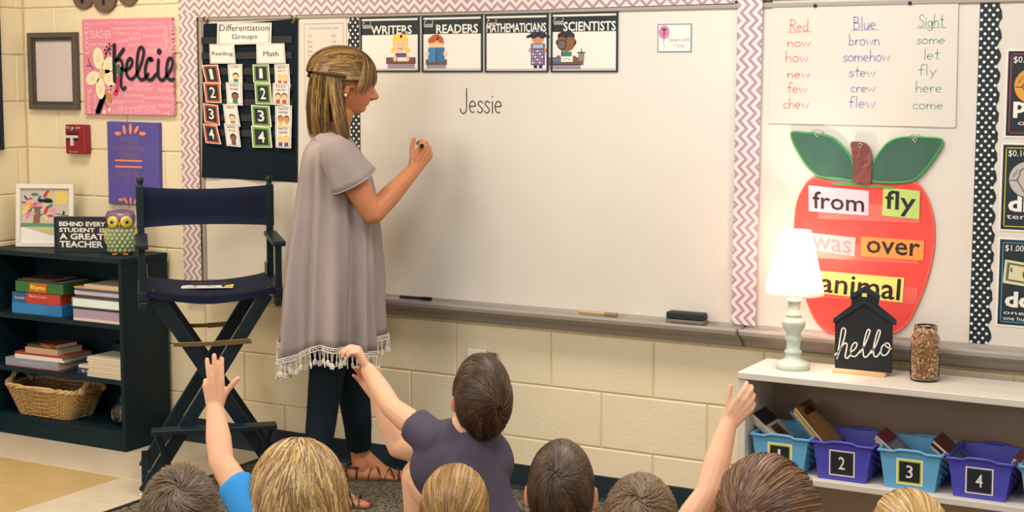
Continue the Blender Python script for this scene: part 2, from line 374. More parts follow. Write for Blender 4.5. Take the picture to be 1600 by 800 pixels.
# polka dot scalloped borders
m_teal=mat('black_print','16252d',.5); m_dot=mat('white_print','ece6dc',.5); m_paper=mat('white_paper','d9d1c6',.6); m_card=mat('white_card','ebe4dc',.45)
def polka(x0,x1,z0,z1,side,label,y=-.0115):
    n=int((z1-z0)/.012); P=.062; w=x1-x0
    pts=[]
    for i in range(n+1):
        z=z0+(z1-z0)*i/n; s=abs(math.sin(math.pi*(z-z0)/P)); e=(s**.6)*.016-.010; small=.004*math.cos(2*math.pi*(z-z0)/P*3)
        pts.append(((x1+e+small*.4) if side>0 else (x0-e-small*.4),z))
    out=[((x0 if side>0 else x1),z0)]+pts+[((x0 if side>0 else x1),z1)]
    t=thing('border_strip',label,'border',((x0+x1)/2,y,z0))
    vs=[];A=[];n2=len(pts); e=x0 if side>0 else x1
    v=[(p[0],y,p[1]) for p in pts]+[(e,y,p[1]) for p in pts]+[(p[0],y+.001,p[1]) for p in pts]+[(e,y+.001,p[1]) for p in pts]
    mb=MB(); mb.add(v,[(i,i+1,n2+i+1,n2+i) for i in range(n2-1)]+[(i,i+1,2*n2+i+1,2*n2+i) for i in range(n2-1)],False)
    obj('scalloped_paper',mb,m_teal,t,True)
    d=MB(); r=.0046; row=0; z=z0+.008
    while z<z1-.005:
        for k in range(-1,5):
            x=x0+.006+k*.0235+(.01175 if row%2 else 0)
            if x0+.004<x<x1-.006 or (x0<x<x1 and row%2==0): d.disc((x,z),r,r,y-.0003,y,10)
        z+=.0143; row+=1
    obj('polka_dots',d,m_dot,t,True,stuff=True)
polka(-1.078,-1.030,.70,1.768,-1,'black polka dot scalloped border behind the woman, beside the writers poster')
polka(1.284,1.345,.697,1.783,1,'black polka dot scalloped border at the right, beside the coin posters')
# ================================================================ on the walls
YB=-.0105
def rect(x0,x1,z0,z1): return [(x0,z0),(x1,z0),(x1,z1),(x0,z1)]
C=lambda n,h,**k: mat(n,h,**k)
red_i=C('red_pen','e08478',rough=.7); blue_i=C('blue_pen','8d87b4',rough=.7); green_i=C('green_pen','8aa78e',rough=.7); ink=C('black_pen','3a3230',rough=.5)
# name written on the board
mb=MB(); hand_text(mb,'Jessie',-.583,-.405,1.40,.088,YB-.0006,.0042)
solo('handwritten_name',mb,ink,'name handwritten in dark marker on the big whiteboard','writing',stuff=False)
# word list
t=thing('word_chart','large sheet of handwritten red, blue and green word lists above the apple chart','paper',(.917,YB,1.377))
V=[(.612,1.379),(1.222,1.376),(1.219,1.790),(.620,1.790)]
obj('sheet',MB().prism(V,YB-.004,YB-.0026),m_paper,t,True)
obj('under_sheet',MB().prism([(.618,1.383),(1.216,1.372),(1.219,1.785),(.620,1.785)],YB-.0022,YB-.0006),m_paper,t,True)
yy=YB-.0044
mr,mb2,mg,mu=MB(),MB(),MB(),MB()
for z in [1.40+.0268*i for i in range(14)]: mu.box((.622,yy+.0002,z),(1.216,yy+.0003,z+.0007))
obj('ruled_lines',mu,C('faint_line','d9d4d0',rough=.8),t,True,stuff=True)
def word(mb,txt,px0,px1,pyb,h,pen=.0032):
    a=wl(px0,pyb,yy); b=wl(px1,pyb+(px1-px0)*.0,yy); hand_text(mb,txt,a[0],b[0],a[1],h,yy,pen)
R_=[('Red',1234,1263,48.5,.036),('now',1230,1266,73,.030),('how',1227,1262,97,.036),('new',1230,1265,121.5,.030),('few',1230,1260,145,.034),('chew',1224,1263,169,.034)]
B_=[('Blue',1333,1368,45.5,.038),('brown',1326,1374,71,.036),('somehow',1317,1390,96,.036),('stew',1326,1367,120,.034),('crew',1329,1367,143.5,.030),('flew',1326,1367,168,.036)]
G_=[('Sight',1435,1474,42,.038),('some',1432,1476,68.5,.030),('let',1443,1467,93,.034),('fly',1435,1462,117.5,.034),('here',1430,1471,144,.034),('come',1426,1473,170,.030)]
for mbx,L in ((mr,R_),(mb2,B_),(mg,G_)):
    for i,(tx,a,b,y,h) in enumerate(L):
        word(mbx,tx,a,b,y,h)
        if i==0: p=wl(a-3,y+2,yy); q=wl(b+5,y+1,yy); mbx.strip([p,q],.0022,yy,yy)
obj('red_words',mr,red_i,t,True,stuff=True,label='red handwritten column'); obj('blue_words',mb2,blue_i,t,True,stuff=True,label='blue handwritten column'); obj('green_words',mg,green_i,t,True,stuff=True,label='green handwritten column')
for px in (1274,1422):
    p=wl(px,9 if px<1300 else 5,yy); d=MB(); d.lathe([(0,0),(.006,0),(.006,.004),(.004,.006),(0,.006)],n=14); d.xf([[1,0,0,p[0]],[0,0,-1,yy],[0,1,0,p[1]],[0,0,0,1]]); obj('magnet',d,m_black,t,True)
# ---------------------------------------------------------------- four "good ..." posters
sk1=C('print_skin_light','eec39a'); sk2=C('print_skin_brown','8a5a3c'); sk3=C('print_skin_tan','c98d63'); yel=C('print_yellow','e6c84a'); red=C('print_redhair','b85a34'); pur=C('print_purple','6a4f88'); blu=C('print_blue','3f7fb5'); dk=C('print_dark','2a2a33'); desk=C('print_desk','6e5247'); gre=C('print_green','2f8068'); lil=C('print_lilac','9a8a9a'); pinkp=C('print_pink','d990a8'); wht=m_card
def clip(mb,kind,cx,z0,s,y):
    """small printed child, s = height"""
    def dd(m,x,z,rx,rz,k=0,rot=0): mb.use(m).disc((cx+x*s,z0+z*s),rx*s,rz*s,y-.0001*(k+1),y-.0001*k,18,rot)
    def rc(m,xa,xb,za,zb,k=0): mb.use(m).prism(rect(cx+xa*s,cx+xb*s,z0+za*s,z0+zb*s),y-.0001*(k+1),y-.0001*k)
    if kind=='writer':
        dd(yel,0,.72,.27,.27,1); dd(yel,-.24,.5,.09,.07,1,.6); dd(yel,.24,.5,.09,.07,1,-.6); dd(pur,.12,.98,.07,.04,3,.3)
        rc(pur,-.17,.2,.2,.42,2); dd(sk1,0,.64,.235,.2,3); dd(yel,-.1,.84,.17,.09,4,.4); dd(yel,.12,.84,.14,.08,4,-.5)
        dd(dk,-.08,.66,.012,.012,5); dd(dk,.08,.66,.012,.012,5)
        mb.use(dk).strip([(cx+(x)*s,z0+(.58-.05*math.cos(x*14))*s) for x in (-.09,-.045,0,.045,.09)],.012*s,y-.0008,y)
        rc(desk,-.48,.5,.12,.3,4); rc(lil,-.43,.47,0,.13,4); rc(wht,-.1,.24,.19,.3,6); dd(sk1,-.18,.27,.06,.09,7); dd(sk1,.24,.27,.06,.09,7)
    if kind=='reader':
        dd(red,0,.76,.26,.22,1); dd(sk1,0,.66,.235,.19,2); dd(red,-.1,.84,.19,.1,4,.35); dd(red,.14,.82,.12,.09,4,-.6)
        dd(dk,-.07,.72,.012,.012,5); dd(dk,.07,.72,.012,.012,5); rc(desk,-.36,.36,.1,.26,2); rc(lil,-.33,.33,0,.11,2)
        rc(blu,-.28,.0,.18,.6,6); rc(C('print_blue_b','3670a4'),.0,.28,.18,.6,6); rc(dk,-.012,.012,.18,.6,8); dd(sk1,-.3,.42,.06,.07,9); dd(sk1,.3,.42,.06,.07,9)
    if kind=='mathematician':
        dd(dk,0,.84,.22,.17,1); dd(dk,-.26,.8,.08,.04,1,.3); dd(dk,.26,.8,.08,.04,1,-.3); dd(sk3,0,.73,.17,.14,2); dd(dk,-.09,.82,.11,.07,4,.4); dd(dk,.09,.82,.11,.07,4,-.4); mb.use(blu).strip([(cx+x*s,z0+(.95-x*x*2)*s) for x in (-.16,-.08,0,.08,.16)],.02*s,y-.0007,y)
        rc(dk,-.12,-.02,0,.1,1); rc(dk,.03,.13,0,.1,1); rc(pur,-.2,.2,.08,.62,5); rc(C('print_screen','a9b2c0'),-.15,.15,.5,.6,7)
        for i in range(5):
            for j in range(5): rc(lil if (i+j)%3 else wht,-.16+.065*i,-.115+.065*i,.12+.072*j,.165+.072*j,7)
        dd(sk3,-.22,.45,.04,.05,8); dd(sk3,.21,.45,.04,.05,8)
    if kind=='scientist':
        dd(sk2,0,.66,.27,.24,1); dd(sk2,-.25,.66,.05,.07,1); dd(sk2,.25,.66,.05,.07,1); dd(dk,0,.82,.25,.13,2); dd(sk2,-.12,.68,.13,.12,3); dd(sk2,.12,.68,.13,.12,3)
        rc(gre,-.14,.16,.18,.42,2); dd(sk2,-.24,.2,.08,.14,3,-.3); dd(sk2,.26,.2,.07,.13,3,.4); dd(dk,-.12,.6,.135,.135,5); dd(C('print_lens','6d625f'),-.12,.6,.11,.11,6); rc(dk,-.13,-.1,.22,.48,5)
        rc(desk,-.52,.5,.08,.28,4); rc(lil,-.5,.42,-.02,.1,4); rc(blu,-.38,-.14,.17,.24,6); rc(wht,-.14,.2,.16,.3,6); mb.use(dk).strip([(cx-.08*s,z0+.22*s),(cx+.02*s,z0+.25*s),(cx+.12*s,z0+.21*s)],.012*s,y-.0008,y)
        rc(C('print_drink','8c8468'),.36,.52,.18,.38,6); rc(dk,.33,.55,.38,.41,7); rc(dk,.43,.45,.4,.5,7)
def poster(kind,txt,x0,x1,z0,z1,cx,csz,label,tb):
    y=YB-.001; t=thing('poster',label,'poster',((x0+x1)/2,YB,z0),group=None)
    f=.006
    fr=MB()
    for a in ((x0,x1,z0,z0+f),(x0,x1,z1-f,z1),(x0,x0+f,z0+f,z1-f),(x1-f,x1,z0+f,z1-f)): fr.box((a[0],y-.004,a[2]),(a[1],YB,a[3]))
    obj('magnetic_frame',fr,m_black,t,True)
    obj('sheet',MB().box((x0+f,y-.0012,z0+f),(x1-f,YB,z1-f)),m_card,t,True)
    zb=z1-.017-.044; b=MB().prism(rect(x0+f,x1-f,z1-.068,z1-.0145),y-.0015,y-.0012); obj('title_band',b,C('chalkboard_print','1d2a30'),t,True)
    L=MB(); hand_text(L,'Good',x0+.010,x0+.048,z1-.042,.024,y-.0018,.0019); put_text(L,txt,tb[0],tb[1],z1-.066,z1-.033,y-.0018,bold=.02); obj('lettering',L,m_dot,t,True)
    p=MB(); clip(p,kind,cx,z0+.014,csz,y-.0014); obj('printed_child',p,None,t,True)
    l2=MB().prism(rect(x0+f+.002,x1-f-.002,z0+.010,z0+.0115),y-.0014,y-.0012); obj('baseline',l2,m_teal,t,True)
poster('writer','WRITERS',-1.024,-.757,1.550,1.757,-.842,.135,'framed WRITERS poster with a printed blond child at a desk','' or (-.975,-.79))
poster('reader','READERS',-.746,-.484,1.549,1.757,-.683,.128,'framed READERS poster with a printed red haired child behind a blue book',(-.683,-.503))
poster('mathematician','MATHEMATICIANS',-.474,-.213,1.548,1.757,-.255,.142,'framed MATHEMATICIANS poster with a printed child holding a purple calculator',(-.468,-.222))
poster('scientist','SCIENTISTS',-.202,.060,1.548,1.758,-.142,.138,'framed SCIENTISTS poster with a printed child holding a magnifying glass',(-.153,.052))
# balloon card
t=thing('balloon_card','small white card with a pink balloon, high on the whiteboard','card',(.271,YB,1.615))
y=YB-.0008
obj('card',MB().prism(rect(.209,.334,1.615,1.711),y-.0006,YB),C('card_edge','6f7f96'),t,True)
obj('card_face',MB().prism(rect(.2125,.3305,1.6185,1.7075),y-.0010,y-.0006),m_card,t,True)
p=MB(); p.use(C('balloon_pink','cf7fa6')).disc((.2335,1.683),.0195,.0235,y-.0014,y-.001,20); p.use(pinkp).prism([(.2335,1.661),(.229,1.655),(.238,1.655)],y-.0014,y-.001)
p.use(ink).strip(catmull([(.2335,1.655),(.230,1.645),(.236,1.638),(.2325,1.624)]),.0009,y-.0013,y); p.use(m_teal); put_text(p,'T',.2255,.2415,1.671,1.695,y-.0016,bold=.03)
p.use(C('brown_pen','8d5f58')); hand_text(p,'Teamwork',.248,.329,1.652,.013,y-.0013,.0012); hand_text(p,'Wins',.268,.306,1.632,.014,y-.0013,.0012)
obj('printed_balloon',p,None,t,True)
# ---------------------------------------------------------------- sheet behind the woman
t=thing('printed_sheet','white printed class list pinned behind the woman on the whiteboard','paper',(-1.197,YB,1.14))
obj('sheet',MB().prism(rect(-1.306,-1.090,1.137,1.757),YB-.0015,YB-.0003),m_paper,t,True)
l=MB(); y=YB-.0018; g=C('grey_print','8d8690')
for a in ((-1.291,-1.103,1.735,1.737),(-1.291,-1.103,1.40,1.402),(-1.291,-1.2895,1.40,1.737),(-1.1045,-1.103,1.40,1.737)): l.use(g).prism(rect(*a),y,y+.0002)
put_text(l,'Classroom Jobs List',-1.268,-1.178+.05,1.713,1.724,y)
for i,(z) in enumerate((1.690,1.668,1.650,1.632,1.614,1.596,1.578)):
    l.use(C('pink_print','c9838a') if i==0 else g); put_text(l,('A1','Name','Line','Read','Help','Door','Desk')[i],-1.274,-1.256+.004*(i>0),z-.006,z+.005,y); l.use(g); put_text(l,('B2','List','Math','Book','Mail','Desk','Pens')[i],-1.158,-1.138,z-.006,z+.005,y)
obj('print',l,None,t,True)
# ---------------------------------------------------------------- pocket chart
m_cloth=C('black_cloth','141f29',rough=.85,bump=.2,bscale=300,spec=.15); m_clear=mat('clear_vinyl','4a4a50',.12,spec=.8)
t=thing('pocket_chart','black hanging pocket chart holding number and picture cards','pocket chart',(-1.58,YB,1.117))
P=[wl(317,277,YB-.002),wl(465,285,YB-.002),wl(466,29,YB-.002),wl(318,37,YB-.002)]
N=14; vs=[]
for i in range(N+1):
    u=i/N; vs+= [(P[3][0]+(P[2][0]-P[3][0])*u,YB-.004-.002*math.sin(u*9),P[3][1]+(P[2][1]-P[3][1])*u-.004*math.sin(math.pi*u)),(P[0][0]+(P[1][0]-P[0][0])*u,YB-.005-.004*math.sin(u*11+1),P[0][1]+(P[1][1]-P[0][1])*u)]
obj('backing_cloth',MB().add(vs,[(2*i,2*i+1,2*i+3,2*i+2) for i in range(N)],True),m_cloth,t,True)
for k in range(7):
    z=1.694-.062*k; obj('clear_pocket',MB().prism([(-1.805,z-.030),(-1.345,z-.030),(-1.345,z-.003),(-1.805,z-.003)],YB-.0092,YB-.0086),m_clear if 0 else mat('clear_vinyl_dark','1e232b',.3,spec=.5),t,True)
for px,py in ((323,30),(461,28)):
    q=at_y(px,py,YB); d=MB(); d.lathe([(0,0),(.016,0),(.016,.006),(.010,.010),(0,.011)],n=18); d.xf([[1,0,0,q[0]],[0,0,-1,YB-.001],[0,1,0,q[2]+.002],[0,0,0,1]])
    h=obj('magnet_hook',d,C('brushed_nickel','8a7f74',metal=.8,rough=.3),t,True)
    h2=MB(); h2.tube([(q[0]+.009*math.sin(a)*.8,YB-.014,q[2]-.010+.010*math.cos(a)) for a in np.linspace(0,4.4,12)],.0017,6); obj('hook_wire',h2,C('brass','b08d52',metal=.8,rough=.3),h,True)
def card(name,label,px,cat,face,group=None,y=-.0125,bulge=.004,stage=0):
    """slightly curled card; px = four corners in the wall picture TL,TR,BR,BL"""
    q=[wl(a,b,YB+y) for a,b in px]; yo=YB+y
    t=thing(name,label,cat,((q[2][0]+q[3][0])/2,yo,q[3][1]),group=group)
    n=4; vs=[]
    for i in range(n+1):
        u=i/n
        for a,b in ((q[0],q[1]),(q[3],q[2])): vs.append((a[0]+(b[0]-a[0])*u,yo-bulge*u*(1-u),a[1]+(b[1]-a[1])*u))
    v2=[(x,yy_+.0006,z) for x,yy_,z in vs]; fs=[(2*i,2*i+1,2*i+3,2*i+2) for i in range(n)]
    mb=MB(); mb.add(vs+v2,fs+[(a+2*n+2,b+2*n+2,c+2*n+2,d+2*n+2) for a,b,c,d in fs]+[(0,1,2*n+3,2*n+2),(2*n,2*n+1,4*n+3,4*n+2)],False)
    obj('paper',mb,m_card,t,True)
    def S(u,v,k=0): 
        a=np.array(q[3])*(1-u)+np.array(q[2])*u; b=np.array(q[0])*(1-u)+np.array(q[1])*u; p=a*(1-v)+b*v; return (p[0],yo-bulge*u*(1-u)-.0004-.0002*k,p[1])
    pr=MB(); face(pr,S); o=obj('print',pr,None,t,True)
    return t
def quad(pr,S,m,u0,u1,v0,v1,k=0):
    pr.use(m); n=4; vs=[]
    for i in range(n+1):
        u=u0+(u1-u0)*i/n; vs+=[S(u,v0,k),S(u,v1,k)]
    pr.add(vs,[(2*i,2*i+2,2*i+3,2*i+1) for i in range(n)],False)
def txt(pr,S,m,s,u0,u1,v0,v1,k=3,bold=0):
    tmp=MB(); put_text(tmp,s,u0,u1,v0,v1,0,bold); pr.use(m); pr.add([S(x,z,k) for x,_,z in tmp.v],tmp.f,False)
def circ(pr,S,m,u,v,ru,rv,k):
    pr.use(m); pr.add([S(u+ru*math.cos(a),v+rv*math.sin(a),k) for a in np.linspace(0,2*math.pi,15)[:-1]],[tuple(range(14))],False)
def border_print(pr,S,m,u0=.04,v0=.04,w=.012):
    for a in ((u0,1-u0,v0,v0+w),(u0,1-u0,1-v0-w,1-v0),(u0,u0+w,v0,1-v0),(1-u0-w,1-u0,v0,1-v0)): quad(pr,S,m,*a)
def f_title(lines,u0=.1,u1=.9):
    def f(pr,S):
        border_print(pr,S,C('grey_line','7b7480'),.03,.05)
        n=len(lines)
        for i,(s,a,b) in enumerate(lines): txt(pr,S,C('charcoal_print','4d4a50'),s,a,b,.62-.44*i if n>1 else .36,(.62-.44*i if n>1 else .36)+.30 if n>1 else .62,bold=.0)
    return f
def px_(ox,oy,s,*pts): return [(ox+a/s,oy+b/s) for a,b in pts]
K1=lambda *p: px_(300,20,5.928,*p); K2=lambda *p: px_(300,150,5.717,*p)
card('title_card','wide white card reading Differentiation Groups at the top of the pocket chart',K1((235,92),(738,92),(732,285),(230,300)),'card',f_title([('Differentiation',.05,.95),('Groups',.28,.75)]))
card('title_card','white card reading Reading, at the left of the pocket chart',K1((160,290),(390,292),(405,470),(168,470)),'card',f_title([('Reading',.1,.92)]),y=-.0135)
card('title_card','white card reading Math, at the right of the pocket chart',K1((595,285),(855,283),(868,470),(598,470)),'card',f_title([('Math',.25,.78)]),y=-.0135)
def f_num(n,col,shine=0):
    def f(pr,S):
        quad(pr,S,C('num_border_'+col,col,var=None),.06,.94,.04,.96,0); quad(pr,S,C('chalk_number','222a30'),.17,.83,.13,.87,1); txt(pr,S,m_dot,n,.40 if n=='1' else .34,.60 if n=='1' else .68,.24,.78,4,bold=.01)
    return f
def f_pic(lines,skin,hair,shirt,two=False,extra=None):
    def f(pr,S):
        border_print(pr,S,C('grey_line','7b7480'),.06,.05,.02)
        for i,s in enumerate(lines): txt(pr,S,C('charcoal_print','4d4a50'),s,.22,.78,.80-.16*i,.90-.16*i)
        for c in ((.33,.70) if two else (.55,)):
            r=.15 if two else .2
            quad(pr,S,shirt,c-r*.8,c+r*.8,.08,.26,1); circ(pr,S,hair,c,.40,r*1.15,.17,2); circ(pr,S,skin,c,.36,r,.13,3)
    return f
O_='c4512f'; Gn='6f9f3f'
n1=[K1((90,485),(240,480),(270,662),(130,655)),K1((103,645),(262,648),(275,835),(130,830)),K2((98,65),(232,82),(250,265),(113,235)),K2((98,245),(222,262),(262,432),(122,418))]
n2=[K1((560,480),(712,478),(725,650),(568,645)),K1((578,650),(728,652),(742,850),(590,845)),K2((527,80),(692,90),(712,278),(540,268)),K2((527,265),(700,282),(718,462),(542,460))]
c1=[K1((330,478),(465,475),(468,668),(340,640)),K1((312,645),(465,640),(470,860),(325,845)),K2((275,72),(402,78),(433,276),(300,262)),K2((285,245),(413,248),(437,457),(310,444))]
c2=[K1((762,478),(898,474),(912,690),(770,668)),K1((748,650),(905,655),(905,860),(745,850)),K2((742,88),(892,85),(890,290),(745,275)),K2((742,262),(888,262),(885,468),(748,460))]
nm=['1','2','3','4']; nw=['one','two','three','four']; po=['topmost','second from the top','third from the top','lowest']
for i in range(4):
    card('number_card','orange edged card number %s, %s in the leftmost column'%(nw[i],po[i]),n1[i],'card',f_num(nm[i],O_),y=-.0145-.0012*i,group='orange number cards')
    card('number_card','green edged card number %s, %s in the third column'%(nw[i],po[i]),n2[i],'card',f_num(nm[i],Gn),y=-.0145-.0012*i,group='green number cards')
pc=[(['LISTEN'],sk1,dk,gre,False),(['WORD','WORK'],sk2,dk,gre,False),(['WRITE'],sk1,desk,lil,False),(['READ','TO'],sk2,dk,pur,False)]
pd=[(['MATH','FACT'],sk1,yel,red,True),(['DO','MATH'],sk1,desk,red,True),(['MATH','PARTNER'],sk3,desk,yel,True),(['MATH','GAMES'],sk1,yel,pur,True)]
la=['topmost, a child with headphones','second from the top, a child in green','third from the top, a child writing','lowest, a child in purple']
lb=['topmost, two children','second from the top, two dark haired children','third from the top, a tan face','lowest, with a blond child']
for i in range(4):
    card('picture_card','white job card beside the orange cards, %s'%la[i],c1[i],'card',f_pic(*pc[i]),y=-.0145-.0012*i,group='picture cards')
    card('picture_card','white job card in the rightmost column, %s'%lb[i],c2[i],'card',f_pic(*pd[i]),y=-.0145-.0012*i,group='picture cards')
# ---------------------------------------------------------------- apple chart
t=thing('apple_chart','red fabric apple pocket chart with green leaves hanging on the whiteboard','pocket chart',(.95,YB,.70))
def AP(*p): return [wl(1180+a/2.6667,180+b/2.6667,YB-.004) for a,b in p]
ap=catmull(AP((250,262),(205,300),(175,370),(165,460),(168,560),(185,660),(212,760),(250,850),(300,900),(360,915),(420,900),(460,905),(520,912),(580,905),(630,870),(670,800),(710,700),(738,590),(746,500),(740,420),(715,340),(675,285),(610,268),(560,280),(500,288),(420,290),(340,285)),4,closed=True)
m_red=mat('red_fabric','e8524a',.6,var='df4741',vscale=6,bump=.25,bscale=40,spec=.3)
obj('apple_body',MB().prism(ap,YB-.005,YB-.001),m_red,t,True)
obj('edge_piping',MB().tube([(x,YB-.004,z) for x,z in ap+[ap[0]]],.0032,6,False),C('red_piping','f0654f',rough=.5),t,True)
def leaf(pts,name):
    l=catmull(AP(*pts),4,closed=True); o=obj(name,MB().prism(l,YB-.010,YB-.006),mat('green_fabric','3c6453',.45,var='345a4b',vscale=10,bump=.3,bscale=30,stretch=(1,1,.3)),t,True)
    e=MB().tube([(x,YB-.009,z) for x,z in l+[l[0]]],.0035,6,False); obj('leaf_binding',e,C('green_binding','3f9a50',rough=.5),o,True)
leaf([(155,72),(210,73),(270,78),(325,95),(365,130),(400,175),(412,215),(415,270),(350,262),(290,258),(255,245),(215,205),(180,150),(160,110)],'leaf')
leaf([(775,100),(720,94),(640,92),(585,100),(545,125),(505,180),(488,230),(485,272),(560,280),(630,278),(675,262),(720,215),(765,150),(780,120)],'leaf')
st=catmull(AP((402,115),(430,110),(460,115),(480,135),(490,175),(488,230),(483,285),(450,285),(418,278),(412,220),(410,170)),4,closed=True)
obj('stem',MB().prism(st,YB-.016,YB-.010),mat('brown_satin','7e3c2c',.3,var='693024',vscale=14,bump=.6,bscale=45,spec=.7),t,True)
obj('stem_seam',MB().strip(AP((330,285),(400,290),(480,296),(580,300)),.006,YB-.0112,YB),C('green_binding','3f9a50',rough=.5),t,True)
for px,py in ((1277,211),(1430,219),(1345,227)):
    q=at_y(px,py,YB-.012); d=MB(); d.tube([(q[0]+.006*math.cos(a),YB-.0165 if px==1345 else YB-.0115,q[2]+.006*math.sin(a)) for a in np.linspace(0,6.28,13)],.0018,6); obj('grommet',d,C('steel','b9b2a8',metal=.9,rough=.25),t,True)
    if px!=1345:
        d=MB(); d.tube([(q[0]-.001+.02*math.cos(a),YB-.003-.006*math.sin(a),q[2]+.006+.012*math.sin(a)) for a in np.linspace(0,3.14,12)]+[(q[0]-.01,YB-.013,q[2]+.004),(q[0],YB-.013,q[2]-.003)],.0012,6); obj('hook_wire',d,C('steel','b9b2a8',metal=.9,rough=.25),t,True)
for k,z in enumerate((1.115,.985,.855)):
    obj('clear_pocket',MB().prism(rect(.79-.02*(k%2),1.12,z-.045,z+.01),YB-.0062,YB-.0052),mat('clear_red_pocket','ea6a60',.2,spec=.7),t,True)
def wordcard(txt_,c,pts,label,tb,a=1):
    q=AP(*pts); w=thing('word_card',label,'card',((q[2][0]+q[3][0])/2,YB-.007,min(p[1] for p in q)),group='word cards on the apple')
    y=YB-.0078
    obj('card',MB().prism(q,y,y+.0010),C('card_'+c,c,rough=.35),w,True)
    L=MB(); put_text(L,txt_,0,1,0,1,0,bold=.012); Q=[np.array(p) for p in q] # TL,TR,BR,BL
    u0,u1,v0,v1=tb
    vs=[]
    for x,_,z in L.v:
        u=u0+(u1-u0)*x; v=v0+(v1-v0)*z; b=Q[3]*(1-u)+Q[2]*u; tp=Q[0]*(1-u)+Q[1]*u; p=b*(1-v)+tp*v; vs.append((p[0],y-.0004,p[1]))
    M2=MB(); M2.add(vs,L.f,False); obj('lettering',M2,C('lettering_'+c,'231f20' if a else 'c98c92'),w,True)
wordcard('from','f4c6d3',[(223,292),(475,315),(473,418),(225,400)],'pink word card reading from',(.07,.93,.12,.80))
wordcard('fly','b4cf72',[(535,300),(688,316),(684,434),(530,418)],'green word card reading fly',(.07,.9,.05,.92))
wordcard('was','f2b4b8',[(207,486),(420,510),(415,588),(208,556)],'pale pink word card reading was, lamp glare put into its pale colours',(.14,.93,.08,.80),a=0)  # the lamp's washout is put into the card and letter colours
wordcard('over','ee9448',[(443,505),(706,523),(702,606),(441,586)],'orange word card reading over',(.09,.94,.18,.84))
wordcard('animal','f2e07a',[(250,646),(622,678),(614,780),(240,738)],'yellow word card reading animal, behind the black schoolhouse sign',(.08,.97,.06,.95))
# ---------------------------------------------------------------- coin posters
def coin(px,py,price,kind,big,small,edge,label,c):
    z1,z0=[wl(1570,v,YB)[1] for v in py]; x0=wl(px,py[0],YB)[0]; x1=x0+.235; y=YB-.0006
    t=thing('money_poster',label,'poster',((x0+x1)/2,YB,z0))
    obj('paper',MB().prism(rect(x0-.006,x1+.006,z0-.006,z1+.006),y-.0006,YB),m_card,t,True)
    obj('black_print',MB().prism(rect(x0,x1,z0,z1),y-.0010,y-.0006),C('chalkboard_print','1d2a30'),t,True)
    l=MB(); l.use(C('line_'+edge,edge))
    for a in ((x0+.008,x1-.008,z0+.008,z0+.011),(x0+.008,x1-.008,z1-.011,z1-.008),(x0+.008,x0+.011,z0+.008,z1-.008),(x1-.011,x1-.008,z0+.008,z1-.008)): l.prism(rect(*a),y-.0013,y-.001)
    l.use(m_dot); put_text(l,price,x0+.016,x0+.016+.055,z1-.038,z1-.016,y-.0014); put_text(l,big,x0+.02,x0+.215 if len(big)>4 else x0+.19,z0+.055,z0+.105,y-.0014,bold=.035)
    for i,s in enumerate(small): put_text(l,s,x0+.035-(.018 if len(s)>8 else 0),x0+.19,z0+.033-.018*i,z0+.045-.018*i,y-.0014)
    cx,cz=x0+.075,z1-.105 if kind!='note' else z1-.10
    if kind=='coin':
        l.use(C('coin_rim'+c,'4b3720')).disc((cx,cz),.057,.057,y-.0014,y-.001,30); l.use(C('coin_'+c,c)).disc((cx,cz),.054,.054,y-.0017,y-.0014,30)
        l.use(C('coin_line','4c3a24')); l.strip(catmull([(cx-.008,cz-.04),(cx-.02,cz-.02),(cx-.03,cz-.002),(cx-.024,cz+.01),(cx-.02,cz+.028),(cx,cz+.036),(cx+.02,cz+.026)]),.003,y-.0019,y); l.strip([(cx-.05,cz-.004),(cx-.03,cz-.004)],.003,y-.0019,y)
        put_text(l,'LIBERTY',cx-.05,cx-.02,cz+.015,cz+.022,y-.0019,rot=.9)
    else:
        l.use(C('note_paper','d8cfa6')); q=[(x0+.012,z1-.135),(x0+.20,z1-.155),(x0+.205,z1-.085),(x0+.017,z1-.062)]; l.prism(q,y-.0016,y-.001)
        l.use(C('note_ink','5d6550')); l.prism([(x0+.020,z1-.127),(x0+.192,z1-.146),(x0+.196,z1-.091),(x0+.024,z1-.070)],y-.0018,y-.0016); l.use(C('note_paper','d8cfa6')); l.prism([(x0+.028,z1-.122),(x0+.184,z1-.139),(x0+.188,z1-.097),(x0+.032,z1-.077)],y-.0020,y-.0018)
        l.use(C('note_ink','5d6550')); l.disc((x0+.085,z1-.106),.015,.018,y-.0022,y-.002,20); put_text(l,'1',x0+.034,x0+.040,z1-.100,z1-.086,y-.0022)
    obj('print',l,None,t,True)
coin(1576,(80,212),'$0.01','coin','penny',['one cent'],'a33a52','black poster of a copper penny at the right edge','d79a3e')
coin(1568,(226,358),'$0.10','coin','dime',['ten cents'],'c9b43e','black poster of a silver dime at the right edge','b9b5ae')
coin(1563,(374,507),'$1.00','note','dollar',['one dollar','one hundred cents'],'4a8cae','black poster of a dollar note at the right edge','d8cfa6')
# ---------------------------------------------------------------- wall art left
def flat_frame(t,x0,x1,z0,z1,f,d,m,y=-.001,nm='frame_side'):
    for a in ((x0,x1,z1-f,z1),(x0,x1,z0,z0+f),(x0,x0+f,z0+f,z1-f),(x1-f,x1,z0+f,z1-f)): obj(nm,MB().box((a[0],y-d,a[2]),(a[1],y,a[3])),m,t,True,bevel=.002)
t=thing('framed_picture','dark grey wooden picture frame around a blank pale sheet','picture',(-2.646,-.001,1.389))
flat_frame(t,-2.792,-2.500,1.389,1.722,.022,.022,C('grey_wood','5b534d',rough=.6,bump=.3,bscale=80))
flat_frame(t,-2.771,-2.521,1.410,1.701,.014,.014,C('grey_wood_inner','4c4541',rough=.6),nm='inner_moulding')
obj('sheet',MB().box((-2.758,-.006,1.423),(-2.534,-.002,1.688)),C('pale_paper','d5c8c3',rough=.7),t,True)
